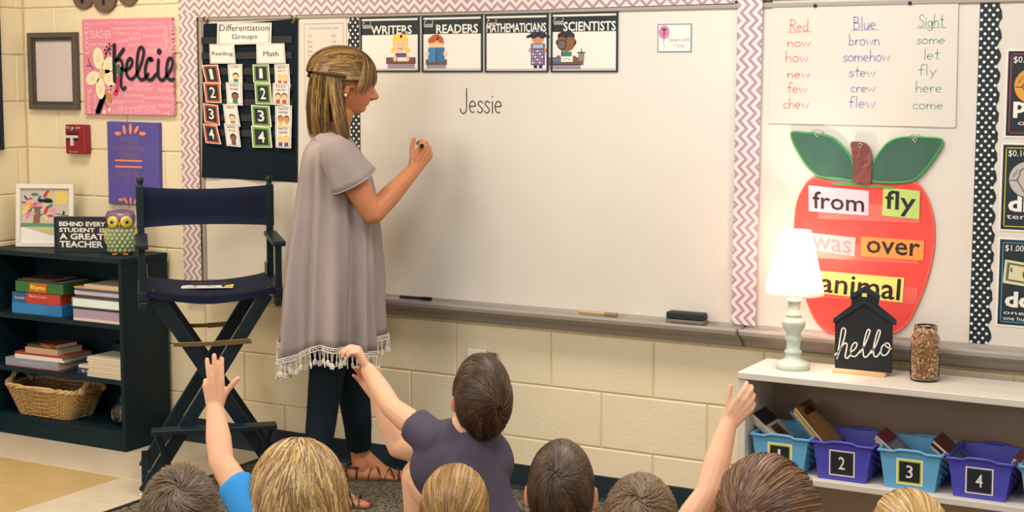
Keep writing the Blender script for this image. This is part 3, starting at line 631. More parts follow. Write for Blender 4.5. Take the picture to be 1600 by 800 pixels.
# brown round plaques at the top
t=thing('round_plaque','cluster of brown round wooden plaques with dark letters, cut by the top edge','sign',(-2.40,-.001,1.80))
for i,(px,py,r) in enumerate(((132,-8,.062),(166,-5,.068),(202,-14,.062))):
    q=wl(px,py); d=MB().disc(q,r,r,-.012-.004*(i==1),-.001,30); o=obj('disc',d,C('brown_wood','6f5a4d',rough=.7,bump=.3,bscale=60),t,True,bevel=.002)
    l=MB().prism(rect(q[0]-.006,q[0]+.006,q[1]-.034,q[1]+.03),-.019,-.016+.004*(i!=1)-.001); obj('letter',l,m_teal,t,True)
# pink name canvas
t=thing('name_canvas','pink canvas with black script name and a cream flower','wall art',(-2.21,-.001,1.37))
px0,px1,pz0,pz1=-2.463,-1.962,1.371,1.775
cv=obj('canvas',MB().box((px0,-.020,pz0),(px1,-.001,pz1)),C('pink_paint','e08ba0',rough=.7,var='db849a',vscale=6),t,True,bevel=.002)
def KP(a,b): return wl(130+a/4.703,20+b/4.703,-.021)
L=MB(); yk=-.0206
words=[('gentle',45,170,70,92,0),('in Spirit',185,290,60,86,0),('wonderful',300,450,58,82,0),('determined',470,580,64,84,0),('LOVED',14,36,70,300,1),('compassionate',210,380,98,132,0),('leader HAPPY',400,600,92,125,0),('TEACHER',50,205,128,190,0),('courageous',215,345,142,165,0),('faith',360,420,140,160,0),('joyful',250,330,190,225,0),('blessed',440,590,150,180,0),('kind',340,420,170,200,0),('serving',50,170,215,250,0),('loyal',60,150,262,290,0),('daughter',590,625,90,300,1),('KIND & KING',640,672,60,290,1),('faithful',470,580,215,245,0),('FREE',470,570,265,300,0),('graceful',330,420,225,250,0),('smart',290,370,310,330,0),('PERSISTENT',330,510,548,572,0),('fearfully',300,450,590,625,0),('wonderfully',440,640,610,640,0),('made',550,640,660,695,0),('GENUINE',400,530,675,705,0),('chosen',250,400,680,708,0),('JOYFUL & AFFLICTION',215,560,712,745,0),('honest',560,670,545,580,0),('mother',370,500,510,540,0),('patient',300,450,640,665,0),('CONFIDENT',650,676,600,750,1),('strong',30,60,560,740,1),('brave',70,95,600,700,1),('true',210,290,640,670,0),('hope',590,670,510,535,0),('sweet',300,400,480,505,0),('happy',560,650,250,290,0)]
L.use(C('pink_white_pen','f1c3c8',rough=.7))
for (s,a,b,c,d,v) in words:
    p=KP(a,d); q=KP(b,c)
    if v:
        put_text(L,s,(p[0]+q[0])/2-(q[1]-p[1])/2,(p[0]+q[0])/2+(q[1]-p[1])/2,(p[1]+q[1])/2-(q[0]-p[0])/2,(p[1]+q[1])/2+(q[0]-p[0])/2,yk,rot=math.pi/2)
    else: put_text(L,s,p[0],q[0],p[1],q[1],yk)
L.strip([KP(590,738),KP(640,738)],.004,yk,yk); L.strip([KP(622,722),KP(642,738),KP(622,754)],.004,yk,yk)
obj('background_words',L,None,cv,True,stuff=True)
F_=MB(); cr=C('cream_paint','efe2c0',rough=.7); y=-.0215
for (a,b,ra,rb,ro) in ((112,335,.030,.046,.1),(185,385,.03,.042,-.9),(190,480,.030,.042,.75),(128,555,.026,.046,.0),(72,480,.042,.028,.35)):
    q=KP(a,b); F_.use(cr).disc(q,ra,rb,y-.0006,y,20,ro); 
    for k in (-1,0,1): F_.use(C('petal_line','b89b62')).strip([(q[0]+k*.007,q[1]-rb*.4),(q[0]+k*.009,q[1]+rb*.3)],.0016,y-.0009,y)
q=KP(140,445); F_.use(C('flower_centre','d8bd88')).disc(q,.018,.024,y-.0012,y,18)
obj('painted_flower',F_,None,cv,True)
G2=MB(); G2.use(C('leaf_green','3c6c53')).disc(KP(262,420),.014,.026,y-.0004,y,14,.2); G2.use(C('leaf_tan','b9854a')).disc(KP(188,610),.016,.030,y-.0004,y,14,.35)
G2.use(C('petal_rose','c2395f')); 
for a,b in ((262,480),(258,520),(250,560),(240,590)): G2.disc(KP(a,b),.014,.012,y-.0005,y,12,.5)
G2.use(C('petal_pink','e9a6b4'))
for k in range(5): qq=KP(205,565); G2.disc((qq[0]+.012*math.cos(k*1.257),qq[1]+.012*math.sin(k*1.257)),.009,.009,y-.0006,y,10)
G2.use(m_teal).disc(KP(205,565),.003,.003,y-.0009,y,8)
G2.use(m_teal); G2.strip([KP(160,340),KP(175,290),KP(200,250),KP(222,232)],.004,y-.0002,y)
for a,b in ((158,275),(165,300),(172,250),(198,300),(200,270),(193,228)): G2.disc(KP(a,b),.0045,.0045,y-.0004,y,8); G2.strip([KP(a,b),KP(185,270)],.002,y-.0002,y)
G2.strip([KP(75,415),KP(45,370),KP(38,330)],.003,y-.0002,y); G2.strip([KP(58,390),KP(25,388)],.003,y-.0002,y)
for i in range(11):
    q=KP(150-4.2*i,615+11.5*i); G2.disc((q[0],q[1]),.017,.006,y-.0005,y,8,.5); G2.disc(q,.017,.006,y-.0005,y,8,-.5)
G2.strip([KP(150,640),KP(165,670),KP(190,705)],.003,y-.0002,y); G2.use(cr).disc(KP(195,712),.008,.010,y-.0004,y,10); G2.disc(KP(155,728),.008,.010,y-.0004,y,10)
obj('painted_leaves',G2,None,cv,True)
K=MB(); w_=.0165; y2=-.0245
def ks(pts,w=w_,sm=True): K.strip(catmull([KP(*p) for p in pts],5) if sm else [KP(*p) for p in pts],w,y2,y2+.003)
ks([(232,238),(230,370),(235,502)],.0185,False); ks([(300,268),(245,350)],.017,False)
ks([(245,348),(275,345),(292,380),(285,450),(280,500),(285,545),(300,562),(312,548)],.0135)
ks([(285,410),(320,420),(355,390),(362,350),(345,335),(325,370),(318,430),(335,475),(365,485),(395,450),(430,370),(448,290),(435,255),(412,270),(400,340),(398,430),(415,480),(445,490),(480,450)],.0145)
ks([(500,350),(490,335),(470,360),(458,430),(472,482),(505,490),(540,450)],.0150); ks([(512,345),(505,338),(495,335)],.014)
ks([(556,345),(552,420),(558,475),(585,495),(615,465),(650,410),(662,360),(650,335),(628,345),(615,410),(618,460),(640,492),(672,488)],.0150)
qd=KP(560,285); K.disc(qd,.012,.013,y2,y2+.003,14)
obj('script_name',K,C('black_acrylic','16262e',rough=.5),t,True)
# fire alarm
t=thing('fire_alarm','small red fire alarm pull station on the block wall','fire alarm',(-2.502,-.001,1.199))
x0,x1,z0,z1=-2.560,-2.445,1.199,1.326; mr_=C('alarm_red','8f2228',rough=.45)
obj('housing',MB().box((x0,-.040,z0),(x1,-.001,z1)),mr_,t,True,bevel=.006)
d=MB().box((x0+.014,-.0425,z0+.060),(x1-.038,-.041,z1-.033)); obj('window_recess',d,C('alarm_dark','3a1c20'),t,True)
d=MB(); d.prism(rect(x0+.014,x1-.036,z0+.070,z0+.081),-.050,-.041); d.prism(rect(x0+.040,x0+.053,z0+.036,z0+.071),-.050,-.041); obj('pull_handle',d,C('alarm_white','d8cfc8',rough=.4),t,True)
d=MB().lathe([(0,0),(.009,0),(.009,.004),(0,.005)],n=14); d.xf([[1,0,0,x0+.044],[0,0,-1,-.041],[0,1,0,z1-.018],[0,0,0,1]]); obj('lock',d,C('steel','b9b2a8',metal=.9,rough=.25),t,True)
d=MB(); put_text(d,'FIRE',x0+.008,x0+.028,z1-.018,z1-.008,-.0412); put_text(d,'ALARM',x0+.060,x0+.092,z1-.018,z1-.008,-.0412); put_text(d,'PULL DOWN',x0+.024,x0+.07,z0+.007,z0+.013,-.0412); obj('lettering',d,C('alarm_white','d8cfc8'),t,True)
# purple canvas
t=thing('purple_canvas','purple canvas with orange petals and faint gold lettering','wall art',(-2.21,-.001,1.0))
def PP(a,b): return wl(a/3.334,180+b/3.334,-.02)
q=[PP(556,32),PP(826,40),PP(832,470),PP(566,462)]
obj('canvas',MB().prism(q,-.020,-.001),C('purple_paint','5b52a2',rough=.7,var='564d9b',vscale=8),t,True,bevel=.002)
opm=C('orange_paint','e98a60',rough=.6)
for a,b,l,r in ((615,95,.026,0.0),(648,75,.028,-.75+1.57+.9),(680,72,.032,1.57),(711,75,.028,.9),(742,96,.026,0)): obj('petal',MB().disc(PP(a,b),l*.72,.0085,-.0212,-.020,14,r),opm,t,True)
for z in (235,267): obj('stripe',MB().strip([PP(604,z),PP(738,z+4)],.0075,-.0212,-.02),opm,t,True)
for a,b,r in ((630,440,0),(655,444,2.2),(681,446,1.57),(706,448,.9),(735,452,0)): obj('petal',MB().disc(PP(a,b),.016,.006,-.0212,-.02,12,r),opm,t,True)
d=MB()
for s,a,b,c,e in (('ENJOY',635,718,112,150),('something',590,750,155,190),('LEARN',625,725,195,228),('every day',610,740,290,330),('always',640,710,340,360)):
    p=PP(a,e);q2=PP(b,c); put_text(d,s,p[0],q2[0],p[1],q2[1],-.0207)
d.strip(catmull([PP(612,330),PP(630,295),(PP(675,280)),PP(720,297),PP(742,335)],5),.002,-.0207,-.02)
obj('gold_lettering',d,C('dull_gold','8a6d78',rough=.5,metal=.2),t,True)
# dark board on the left wall
t=thing('chalk_sign','black framed letter board on the left wall at the picture edge','sign',(X0+.001,-.75,1.33))
x=X0
obj('board',MB().box((x+.001,-1.05,1.225),(x+.020,-.165,1.98)),C('chalk_black','1c2a33',rough=.7),t,True,bevel=.003)
d=MB(); d.box((x+.020,-1.06,1.215),(x+.028,-.155,1.235)); d.box((x+.020,-.175,1.235),(x+.028,-.155,1.985)); d.box((x+.020,-1.06,1.235),(x+.028,-1.04,1.985)); obj('frame',d,m_black,t,True)
d=MB(); 
for z in (1.62,1.50,1.42,1.30): d.box((x+.0202,-.95,z),(x+.0206,-.21,z+.006))
obj('chalk_lines',d,m_dot,t,True)
# outlet
t=thing('wall_outlet','white outlet plate low on the wall, above the dark haired boy','outlet',(-.50,-.009,.455))
x0,z1=wl(733,543); x1,_=wl(763,545); 
obj('cover_plate',MB().box((x0,-.018,z1-.075),(x1,-.008,z1)),C('outlet_white','e4dfd6',rough=.4),t,True,bevel=.004)
d=MB(); 
for k in (0,1): d.box((x0+.02+.045*k,-.0195,z1-.045),(x0+.048+.045*k,-.018,z1-.016))
obj('socket_face',d,C('outlet_white2','d2ccc2',rough=.4),t,True)
obj('side_box',MB().box((x1+.006,-.030,z1-.070),(x1+.040,-.008,z1-.008)),C('box_grey','5f5a55',rough=.5,metal=.3),t,True,bevel=.003)
# ---------------------------------------------------------------- on the tray
t=thing('whiteboard_eraser','black felt whiteboard eraser on the tray','eraser',(.317,-.052,.694))
a=at_y(1040,500,-.075)[0]; b=at_y(1099,503,-.075)[0]
obj('felt_pad',MB().box((a,-.078,.695),(b,-.030,.707)),C('felt_grey','77706a',rough=.9),t,True,bevel=.002)
obj('handle',MB().box((a+.001,-.077,.707),(b-.001,-.031,.732)),C('eraser_black','1b262c',rough=.6),t,True,bevel=.005)
def pen(x,y,L,ang,mbody,mcap,label):
    t=thing('marker',label,'marker',(x,y,.7005),ang)
    r=.0065
    def cyl(a,b,rr): 
        d=MB(); d.tube([(a,0,0),(b,0,0)],rr,12); return d
    obj('barrel',cyl(-L/2,L*.18,r),mbody,t); obj('cap',cyl(L*.18,L/2,r*1.15),mcap,t); return t
pa=at_y(650,466,-.05); pen(pa[0],-.052,.135,.05,C('marker_dark','2e2c30',rough=.4),C('marker_black','17191c',rough=.3),'dark marker lying on the tray right of the woman')
pa=at_y(935,492,-.05); pen(pa[0],-.050,.150,-.04,C('marker_tan','b99c6a',rough=.5),C('marker_tan_dark','8c6f48',rough=.4),'tan pen lying on the tray left of the eraser')
# ================================================================ bookcase
m_bc=mat('black_laminate','0a222c',.55,var='0d262f',vscale=30,bump=.15,bscale=200,stretch=(.2,1,1),spec=.22)
bx0,bx1,by0,by1=-2.800,-2.015,-.288,-.018
T_=.020
t=thing('bookcase','low black open bookcase standing against the wall at the left','bookcase',((bx0+bx1)/2,-.15,0))
for nm,a,b in (('side_panel',(bx1-T_,by0,0),(bx1,by1,.777)),('side_panel',(bx0,by0,0),(bx0+T_,by1,.777)),('top_panel',(bx0-.003,by0-.004,.777),(bx1+.003,by1,.798)),
    ('shelf',(bx0+T_,by0+.004,.505),(bx1-T_,by1-.008,.525)),('shelf',(bx0+T_,by0+.004,.275),(bx1-T_,by1-.008,.295)),('shelf',(bx0+T_,by0+.002,.062),(bx1-T_,by1-.008,.082)),
    ('toe_kick',(bx0+T_,by0+.002,.0),(bx1-T_,by0+.018,.062)),('back_panel',(bx0+T_,by1-.008,.0),(bx1-T_,by1-.002,.777))):
    obj(nm,MB().box(a,b),m_bc,t,True,bevel=.0015,seg=1)
def book(name,label,cat,c,size,rz,cover,spine=None,group=None,pages='e6dcc8',title=None,tc='f0e6d8',tilt=None,world_title=True,hard=.0025):
    """a closed book or boxed set lying flat: size = (width x, depth y, thickness); spine faces -y"""
    sx,sy,sz=size; t=thing(name,label,cat,c,rz,group)
    mc=mat('cover_'+cover,cover,.4,spec=.5)
    if cat=='box':
        obj('box_body',MB().box((-sx/2,-sy/2,0),(sx/2,sy/2,sz)),mc,t,bevel=.0015)
    else:
        h=min(hard,sz*.2)
        mb=MB(); mb.box((-sx/2,-sy/2,0),(sx/2,sy/2,h)); mb.box((-sx/2,-sy/2,sz-h),(sx/2,sy/2,sz)); mb.box((-sx/2,-sy/2,h),(sx/2,-sy/2+h,sz-h)); obj('cover',mb,mc,t)
        obj('pages',MB().box((-sx/2+.002,-sy/2+h,h),(sx/2-.003,sy/2-.003,sz-h)),mat('pages_'+pages,pages,.8,var='cdbfa5',vscale=3,stretch=(1,1,260)),t)
    if spine:
        mb=MB(); mb.box((-sx/2+sx*spine[1],-sy/2-.0006,sz*.08),(-sx/2+sx*spine[2],-sy/2,sz*.92)); obj('spine_panel',mb,mat('spine_'+spine[0],spine[0],.4),t)
    if title:
        L=MB(); s,u0,u1,v0,v1=title; put_text(L,s,-sx/2+sx*u0,-sx/2+sx*u1,sz*v0,sz*v1,-sy/2-.0012,bold=.02); obj('lettering',L,mat('lett_'+tc,tc,.5),t)
    return t
S1=.525; yb=by0+.020
def bxc(pa,pb,y): return (at_y(pa,470,y)[0],at_y(pb,470,y)[0])
# left pile: boxed games, front faces at y≈-.27
def pile(px0,px1,z0,h,depth,name,label,cat,cover,y=-.272,rz=0,**k):
    a,b=bxc(px0,px1,y); return book(name,label,cat,((a+b)/2,y+depth/2,z0),(b-a,depth,h),rz,cover,**k)
pile(19,94,S1,.049,.19,'game_box','large bright blue box at the bottom of the pile on the upper shelf','box','2273b5',y=-.265,rz=.03,spine=('2f80c2',.0,.72))
pile(41,92,S1+.049,.044,.17,'game_box','red and blue box with yellow lettering, on the large blue box','box','b8382f',rz=.04,y=-.262,title=('Match & Learn',.10,.62,.60,.85),tc='f0b4a0')
pile(19,42,S1+.049,.042,.15,'book','small blue book beside the red box in the game pile','book','245a9c',rz=.02,y=-.262,title=('Bounce Back',.2,.85,.35,.6),tc='e5d58a')
pile(25,97,S1+.094,.045,.19,'game_box','green game box with an orange lettered panel, above the red box','box','2f6c3c',rz=.03,y=-.258,spine=('c4622f',.30,.66),title=('Rhyme',.33,.63,.2,.75),tc='f4dc5a')
L=MB(); 
pile(28,92,S1+.139,.009,.18,'book','thin dark paperback lying on the green game box','book','3a3230',rz=-.03,y=-.255)
pile(36,80,S1+.148,.006,.16,'book','thin brown paperback topmost of the game box pile','book','4a3a34',rz=.06,y=-.25)
# right pile
for i,(h,cov,lab,kw) in enumerate((
    (.010,'e4d3c8','thin pale booklet at the very bottom of the right pile',{}),
    (.037,'a893ad','lilac folder box with white edge near the bottom of the right pile',{}),
    (.010,'2c3440','dark thin folder under the turquoise binder',{}),
    (.038,'5f9ea6','thick turquoise binder with white torn paper edge in the right pile',dict(spine=('e4ecec',.03,.97))),
    (.013,'54323c','maroon paperback above the turquoise binder',{}),
    (.018,'d6d9e2','white binder with dark blue edges in the right pile',dict(spine=('d6d9e2',.1,.98))),
    (.009,'3a4f7e','blue and orange magazine in the right pile',{}),
    (.006,'d8a25a','orange magazine near the top of the right pile',{}),
    (.012,'cdb8a4','beige exercise books on top of the right pile',{}))):
    z=S1+sum((.010,.037,.010,.038,.013,.018,.009,.006,.012)[:i]); 
    pile(114+(0,0,0,-2,4,3,4,2,18)[i],189,z,h,.20-.004*i,'binder' if 'binder' in lab else 'book',lab,'book',cov,y=-.275+.004*(i%3),**kw)
    
# lower shelf
S2=.295
pile(6,91,S2,.004,.19,'book','flat red book under the grey hardback on the middle shelf','book','8e3340',y=-.272,rz=.02)
pile(6,86,S2+.004,.034,.18,'book','thick grey silver hardback with a gold dot on the middle shelf','book','8f93a6',y=-.272,rz=.03,title=('Reading Street',.30,.72,.4,.62),tc='c9ccda')
for i,(cov,lab) in enumerate((('dfd8cc','white paperback just above the silver hardback'),('5c7a5c','green edged paperback, second above the silver hardback'),('a83a44','white paperback with red spine end above the silver hardback'))):
    pile(21,95,S2+.038+.0085*i,.0085,.17,'book',lab+' on the middle shelf','book',cov,y=-.266+.003*i,rz=.04-.02*i,spine=('b03a40' if i==2 else 'e8e2d8',.0,.2 if i==2 else .98))
pile(37,86,S2+.0635,.024,.15,'book','thick tan paperback in the left pile of the middle shelf','book','b99f80',y=-.258,rz=.03)
pile(60,84,S2+.0875,.020,.13,'book','dark red paperback topmost on the middle shelf','book','6b3026',y=-.25,rz=.0,title=('Tales',.2,.7,.3,.7),tc='c98a5a')
pile(40,62,S2+.0875,.012,.12,'book','small dark brown paperback beside the dark red one on the middle shelf','book','3f302c',y=-.245)
pile(118,141,S2,.026,.12,'book','small dark blue book with white rings between the two piles','book','2a3654',y=-.255,title=('O O',.3,.8,.3,.8),tc='e8e2d8')
pile(120,141,S2+.026,.012,.12,'book','white paperback on the small dark blue book','book','d5cfc6',y=-.252)
for i in range(8):
    pile(133+ (i%3),190,S2+.0105*i,.0095,.20,'exercise_book','white exercise book, %s in the stack on the middle shelf'%('lowest','second from the bottom','third from the bottom','fourth from the bottom','fourth from the top','third from the top','second from the top','topmost')[i],'book','d9cdb9',y=-.276+.002*(i%2),rz=.01*(i%3),group='white exercise books on the middle shelf',pages='efe6d6')
t=thing('round_tin','round black tin standing behind the white exercise books','tin',(-2.20,-.075,S2))
obj('tin_body',MB().lathe([(0,0),(.055,0),(.058,.004),(.058,.10),(0,.10)],n=28),m_black,t); obj('lid',MB().lathe([(0,.101),(.060,.101),(.060,.112),(.050,.120),(0,.122)],n=28),m_bc,t)
# basket
S3=.082
t=thing('wicker_basket','light brown woven wicker basket with looped handles on the bottom shelf','basket',(-2.53,-.165,S3))
m_w=mat('willow','c3a069',.6,var='ad8748',vscale=40,bump=.3,bscale=120); m_w2=mat('pale_willow','d6b988',.55,var='c3a069',vscale=30)
def rr(w,d,z,k=64,c=4): 
    out=[]
    for i in range(k):
        a=2*math.pi*i/k; ca,sa=math.cos(a),math.sin(a); e=2/5.0
        out.append((w/2*math.copysign(abs(ca)**e,ca),d/2*math.copysign(abs(sa)**e,sa),z))
    return out
W0,D0,W1,D1,HB=.31,.17,.43,.215,.125
mb=MB()
for r in range(13):
    u=r/12; z=.006+u*(HB-.012); pts=rr(W0+(W1-W0)*u,D0+(D1-D0)*u,z,96); n=len(pts); out=[]
    for i in range(n+1):
        p=np.array(pts[i%n]); c=math.cos(math.pi*(i//3 if 0 else i/2.0)+math.pi*(r%2)); nn=nz([p[0]/W0**2,p[1]/D0**2,0]); out.append(p+nn*.0035*c)
    mb.tube(out,.0042,5,False)
obj('woven_sides',mb,m_w,t,stuff=True)
mb=MB(); 
A0=rr(W0,D0,.0,48); A1=rr(W1,D1,HB,48)
for i in range(48): mb.tube([A0[i],A1[i]],.0028,5)
obj('stakes',mb,m_w2,t,stuff=True)
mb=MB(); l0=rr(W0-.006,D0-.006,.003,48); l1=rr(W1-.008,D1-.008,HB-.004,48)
mb.add(l0+l1,[(i,(i+1)%48,(i+1)%48+48,i+48) for i in range(48)]+[tuple(range(48))],True); obj('inner_shade_shell',mb,mat('basket_shadow','7d5c34',.8),t)  # dark shell inside the weave, the basket's inner shade put into its colour
mb=MB()
for ph in (0,math.pi): 
    q=rr(W1+.004,D1+.004,HB+.002,96); mb.tube([np.array(q[i%96])+np.array([0,0,.006*math.sin(i*.8+ph)])+nz([q[i%96][0],q[i%96][1],0])*.005*math.cos(i*.8+ph) for i in range(97)],.0065,6,False)
obj('braided_rim',mb,m_w2,t)
for s in (-1,1):
    mb=MB(); pts=[(s*(W1/2),y_,HB+.004+.045*math.sin(math.pi*(y_+.06)/.12)) for y_ in np.linspace(-.06,.06,14)]
    for k in range(3): mb.tube([np.array(p)+np.array([.007*math.cos(k*2.1+i*.7),0,.007*math.sin(k*2.1+i*.7)]) for i,p in enumerate(pts)],.007,7)
    hd_=obj('handle',mb,m_w2,t)
    for y_ in (-.062,.062): obj('handle_wrap',MB().ell((s*W1/2,y_,HB+.004),(.016,.020,.018),nu=12,nv=8),m_w2,hd_)
t.rotation_euler[2]=0
# decorative vase
t=thing('wire_vase','dark round vase wound with pale wire on the bottom shelf, right of the basket','vase',(-2.125,-.165,S3))
obj('vase_body',MB().lathe([(0,0),(.035,0),(.055,.018),(.062,.045),(.055,.075),(.035,.095),(.026,.110),(.030,.125),(.026,.125),(.020,.11),(0,.10)],n=28),C('dark_glass','20262a',rough=.2,spec=.7),t)
mb=MB()
for k in range(16):
    a0=RNG.rand()*6.28; tl=RNG.uniform(-1,1); ax=nz([math.cos(a0),math.sin(a0),tl]); u=nz(np.cross(ax,(0,0,1))); v=np.cross(ax,u); s=RNG.uniform(0,6); ln=RNG.uniform(2,4)
    mb.tube([np.array([0,0,.045])+(u*math.cos(a)+v*math.sin(a))*np.array([.064,.064,.046]) for a in np.linspace(s,s+ln,14)],.0016,5)
obj('wire_winding',mb,C('pale_wire','a18d72',rough=.5),t,stuff=True)
# ---------------------------------------------------------------- on the bookcase top
BT=.798
def tilted(t,mb,ang,zb=0): return mb
def lean(ang,piv,rz=0):
    """leans a shape modelled upright about its bottom front edge; returns a 4x4 in world"""
    c,s=math.cos(-ang),math.sin(-ang); Rx=np.array([[1,0,0],[0,c,-s],[0,s,c]]); cz,sz=math.cos(rz),math.sin(rz); Rz=np.array([[cz,-sz,0],[sz,cz,0],[0,0,1]])
    T=np.eye(4); T[:3,:3]=Rz@Rx; T[:3,3]=piv; return T
# white frame with the tree collage: photo corners (30,288) (116,290) (28,387) (115,386)
fx0=at_y(28,387,-.12)[0]; fx1=at_y(115,387,-.12)[0]; FW=(fx1-fx0)*.77; FH=.272; fx0+=.012; fx1+=.012
t=thing('framed_collage','white frame with a colourful paper tree collage, leaning on the bookcase','picture',((fx0+fx1)/2,-.13,BT))
Ml=lean(.10,((fx0+fx1)/2,-.13,BT+.001),.40)
def fo(nm,mb,m,bev=0): mb.xf(Ml); return obj(nm,mb,m,t,True,bevel=bev)
f=.020
for a in ((-FW/2,FW/2,FH-f,FH),(-FW/2,FW/2,0,f),(-FW/2,-FW/2+f,f,FH-f),(FW/2-f,FW/2,f,FH-f)): fo('frame_side',MB().box((a[0],-.018,a[2]),(a[1],0,a[3])),C('white_frame','e2dbd2',rough=.4),.002)
fo('mat_board',MB().box((-FW/2+f,-.007,f),(FW/2-f,-.001,FH-f)),C('mat_grey','c4bbae',rough=.6))
def U(a,b): return ((a-155)/(437-155)*(FW-2*f)-(FW/2-f),f+(FH-2*f)*(1-(b-375)/(722-375)))
art=MB(); y=-.0075
art.use(C('collage_green','5f9070')).prism([U(148,598),U(437,600),U(437,622),U(148,622)],y-.0003,y)
art.use(C('collage_lattice','c2c08e')).prism([U(190,622),U(437,622),U(437,675),U(310,665)],y-.0003,y)
art.use(C('collage_white','e8e6e4')).prism([U(148,622),U(200,635),U(320,672),U(437,690),U(437,722),U(148,722)],y-.0003,y)
art.use(C('collage_trunk','8a5f45')).prism([U(225,598),U(232,520),U(240,490),U(262,490),U(268,520),U(265,598)],y-.0004,y)
art.use(C('collage_sun','dcc36a')).disc(U(388,430),.032,.034,y-.0003,y,20)
leafs=[(233,412,.018,'4a7f5f',0),(260,440,.016,'2f6aa8',1.2),(300,408,.020,'b93a3c',.9),(315,412,.014,'f0c33c',1.4),(182,435,.014,'2f5a9c',-.9),(208,440,.012,'c94a70',.2),(310,442,.016,'3c7c56',-.3),(195,470,.016,'f1a93a',.3),(225,482,.02,'e86fa6',.5),(188,500,.018,'f0c84a',.8),(322,488,.016,'3c7c56',.5),(300,515,.02,'b93a3c',1.2),(335,512,.016,'ec86b2',.3),(195,540,.02,'ea6aa0',1.3),(222,540,.014,'ec86b2',.2),(240,505,.016,'3c7c56',-.6),(300,565,.016,'f0cd55',-.8),(270,545,.010,'2f6aa8',.4),(325,550,.014,'b93a3c',0),(285,462,.014,'f0a73a',.4),(250,470,.02,'f07fb0',.1),(175,525,.014,'f0e05a',.5),(210,515,.012,'3c7c56',1),(265,500,.014,'b93a3c',.7),(170,465,.010,'9a3030',0),(345,535,.010,'ec86b2',1)]
for a,b,r,c,ro in leafs: 
    art.use(C('collage_'+c,c)); q=U(a,b); art.disc(q,r,r*.38,y-.0006,y,12,ro)
art.use(C('collage_black','3a3a38')).disc(U(403,530),.005,.010,y-.0005,y,10); art.strip([U(360,535),U(403,545),U(437,548)],.003,y-.0004,y)
fo('collage_print',art,None)
mb=MB(); mb.box((-.03,0,.0),(.03,.002,FH*.8)); mb.xf(lean(.42,((fx0+fx1)/2,-.13+.012,BT+.002))) if 0 else mb.xf(lean(-.35,((fx0+fx1)/2-.03,-.055,BT+.003),.40)); obj('easel_back',mb,m_black,t,True)
# black letter sign
sx0=at_y(87,390,-.17)[0]; sx1=at_y(165,390,-.17)[0]; SW=sx1-sx0; SH=.148
_c0=(sx0+sx1)/2+.022; _h=(sx1-sx0)*.835/2; sx0,sx1=_c0-_h,_c0+_h; SW=sx1-sx0
Ms=np.eye(4); Ms[:2,:2]=[[math.cos(.40),-math.sin(.40)],[math.sin(.40),math.cos(.40)]]; Ms[:2,3]=np.array([_c0,-.175])-Ms[:2,:2]@np.array([_c0,-.175])
t=thing('block_sign','small black block sign reading BEHIND EVERY STUDENT IS A GREAT TEACHER','sign',((sx0+sx1)/2,-.18,BT))
obj('block',MB().box((sx0,-.185,BT),(sx1,-.155,BT+SH)).xf(Ms),C('sign_black','1b2327',rough=.5),t,True,bevel=.002)
for a in ((sx0,sx1,BT+SH-.006,BT+SH),(sx0,sx1,BT,BT+.006),(sx0,sx0+.006,BT+.006,BT+SH-.006),(sx1-.006,sx1,BT+.006,BT+SH-.006)): obj('rim',MB().box((a[0],-.189,a[2]),(a[1],-.185,a[3])).xf(Ms),m_black,t,True)
d=MB()
def UU(u): return sx0+SW*u
for s,u0,u1,v0,v1 in (('BEHIND EVERY',.09,.93,.735,.865),('STUDENT  IS',.09,.92,.565,.69),('A GREAT',.09,.90,.355,.53),('TEACHER',.09,.88,.13,.315)): put_text(d,s,UU(u0),UU(u1),BT+SH*v0,BT+SH*v1,-.1856,bold=.03)
d.strip([(UU(.92),BT+SH*.30),(UU(.93),BT+SH*.26)],.003,-.1856,-.18); d.xf(Ms)
obj('lettering',d,m_dot,t,True)
# owl
ow=at_y(190,395,-.13); 
t=thing('owl_figurine','ceramic owl with purple head, yellow eye rings and green scaled belly','figurine',(ow[0]+.022,-.15,BT),.62)
Hh=.190; pb=[(0,.0),(.040,.0),(.052,.010),(.061,.035),(.064,.065),(.060,.095),(.054,.118),(.054,.135),(.053,.155),(.044,.170),(.022,.178),(0,.180)]
obj('body',MB().lathe(pb,n=36,sx=1,sy=.85),C('owl_green','8f9b72',rough=.3,spec=.6,var='87946c',vscale=20),t)
cap_=MB(); vs=[]; nu=36
prf=[(.0565,.128),(.0575,.150),(.050,.170),(.030,.183),(.0,.187)]
cap_.lathe(prf,n=nu,sx=1,sy=.87)
for i,vv in enumerate(cap_.v):
    x,y_,z=vv; a=math.atan2(y_,x)
    ear=max(0,math.cos((a+.55)*1.0))**14+max(0,math.cos(a+math.pi-.55))**14
    dz=0; 
    if z<.14: z+=.020*math.exp(-((a+math.pi/2)/.25)**2*0)*0+(-.012*math.exp(-((a+math.pi/2)/.22)**2))+.012*math.exp(-((abs(a+math.pi/2)-.6)/.35)**2)
    if .14<z<.178: x*=1+.22*ear; z+=.012*ear
    cap_.v[i]=(x,y_,z)
obj('head_cap',cap_,C('owl_purple','6f5676',rough=.3,spec=.6),t)
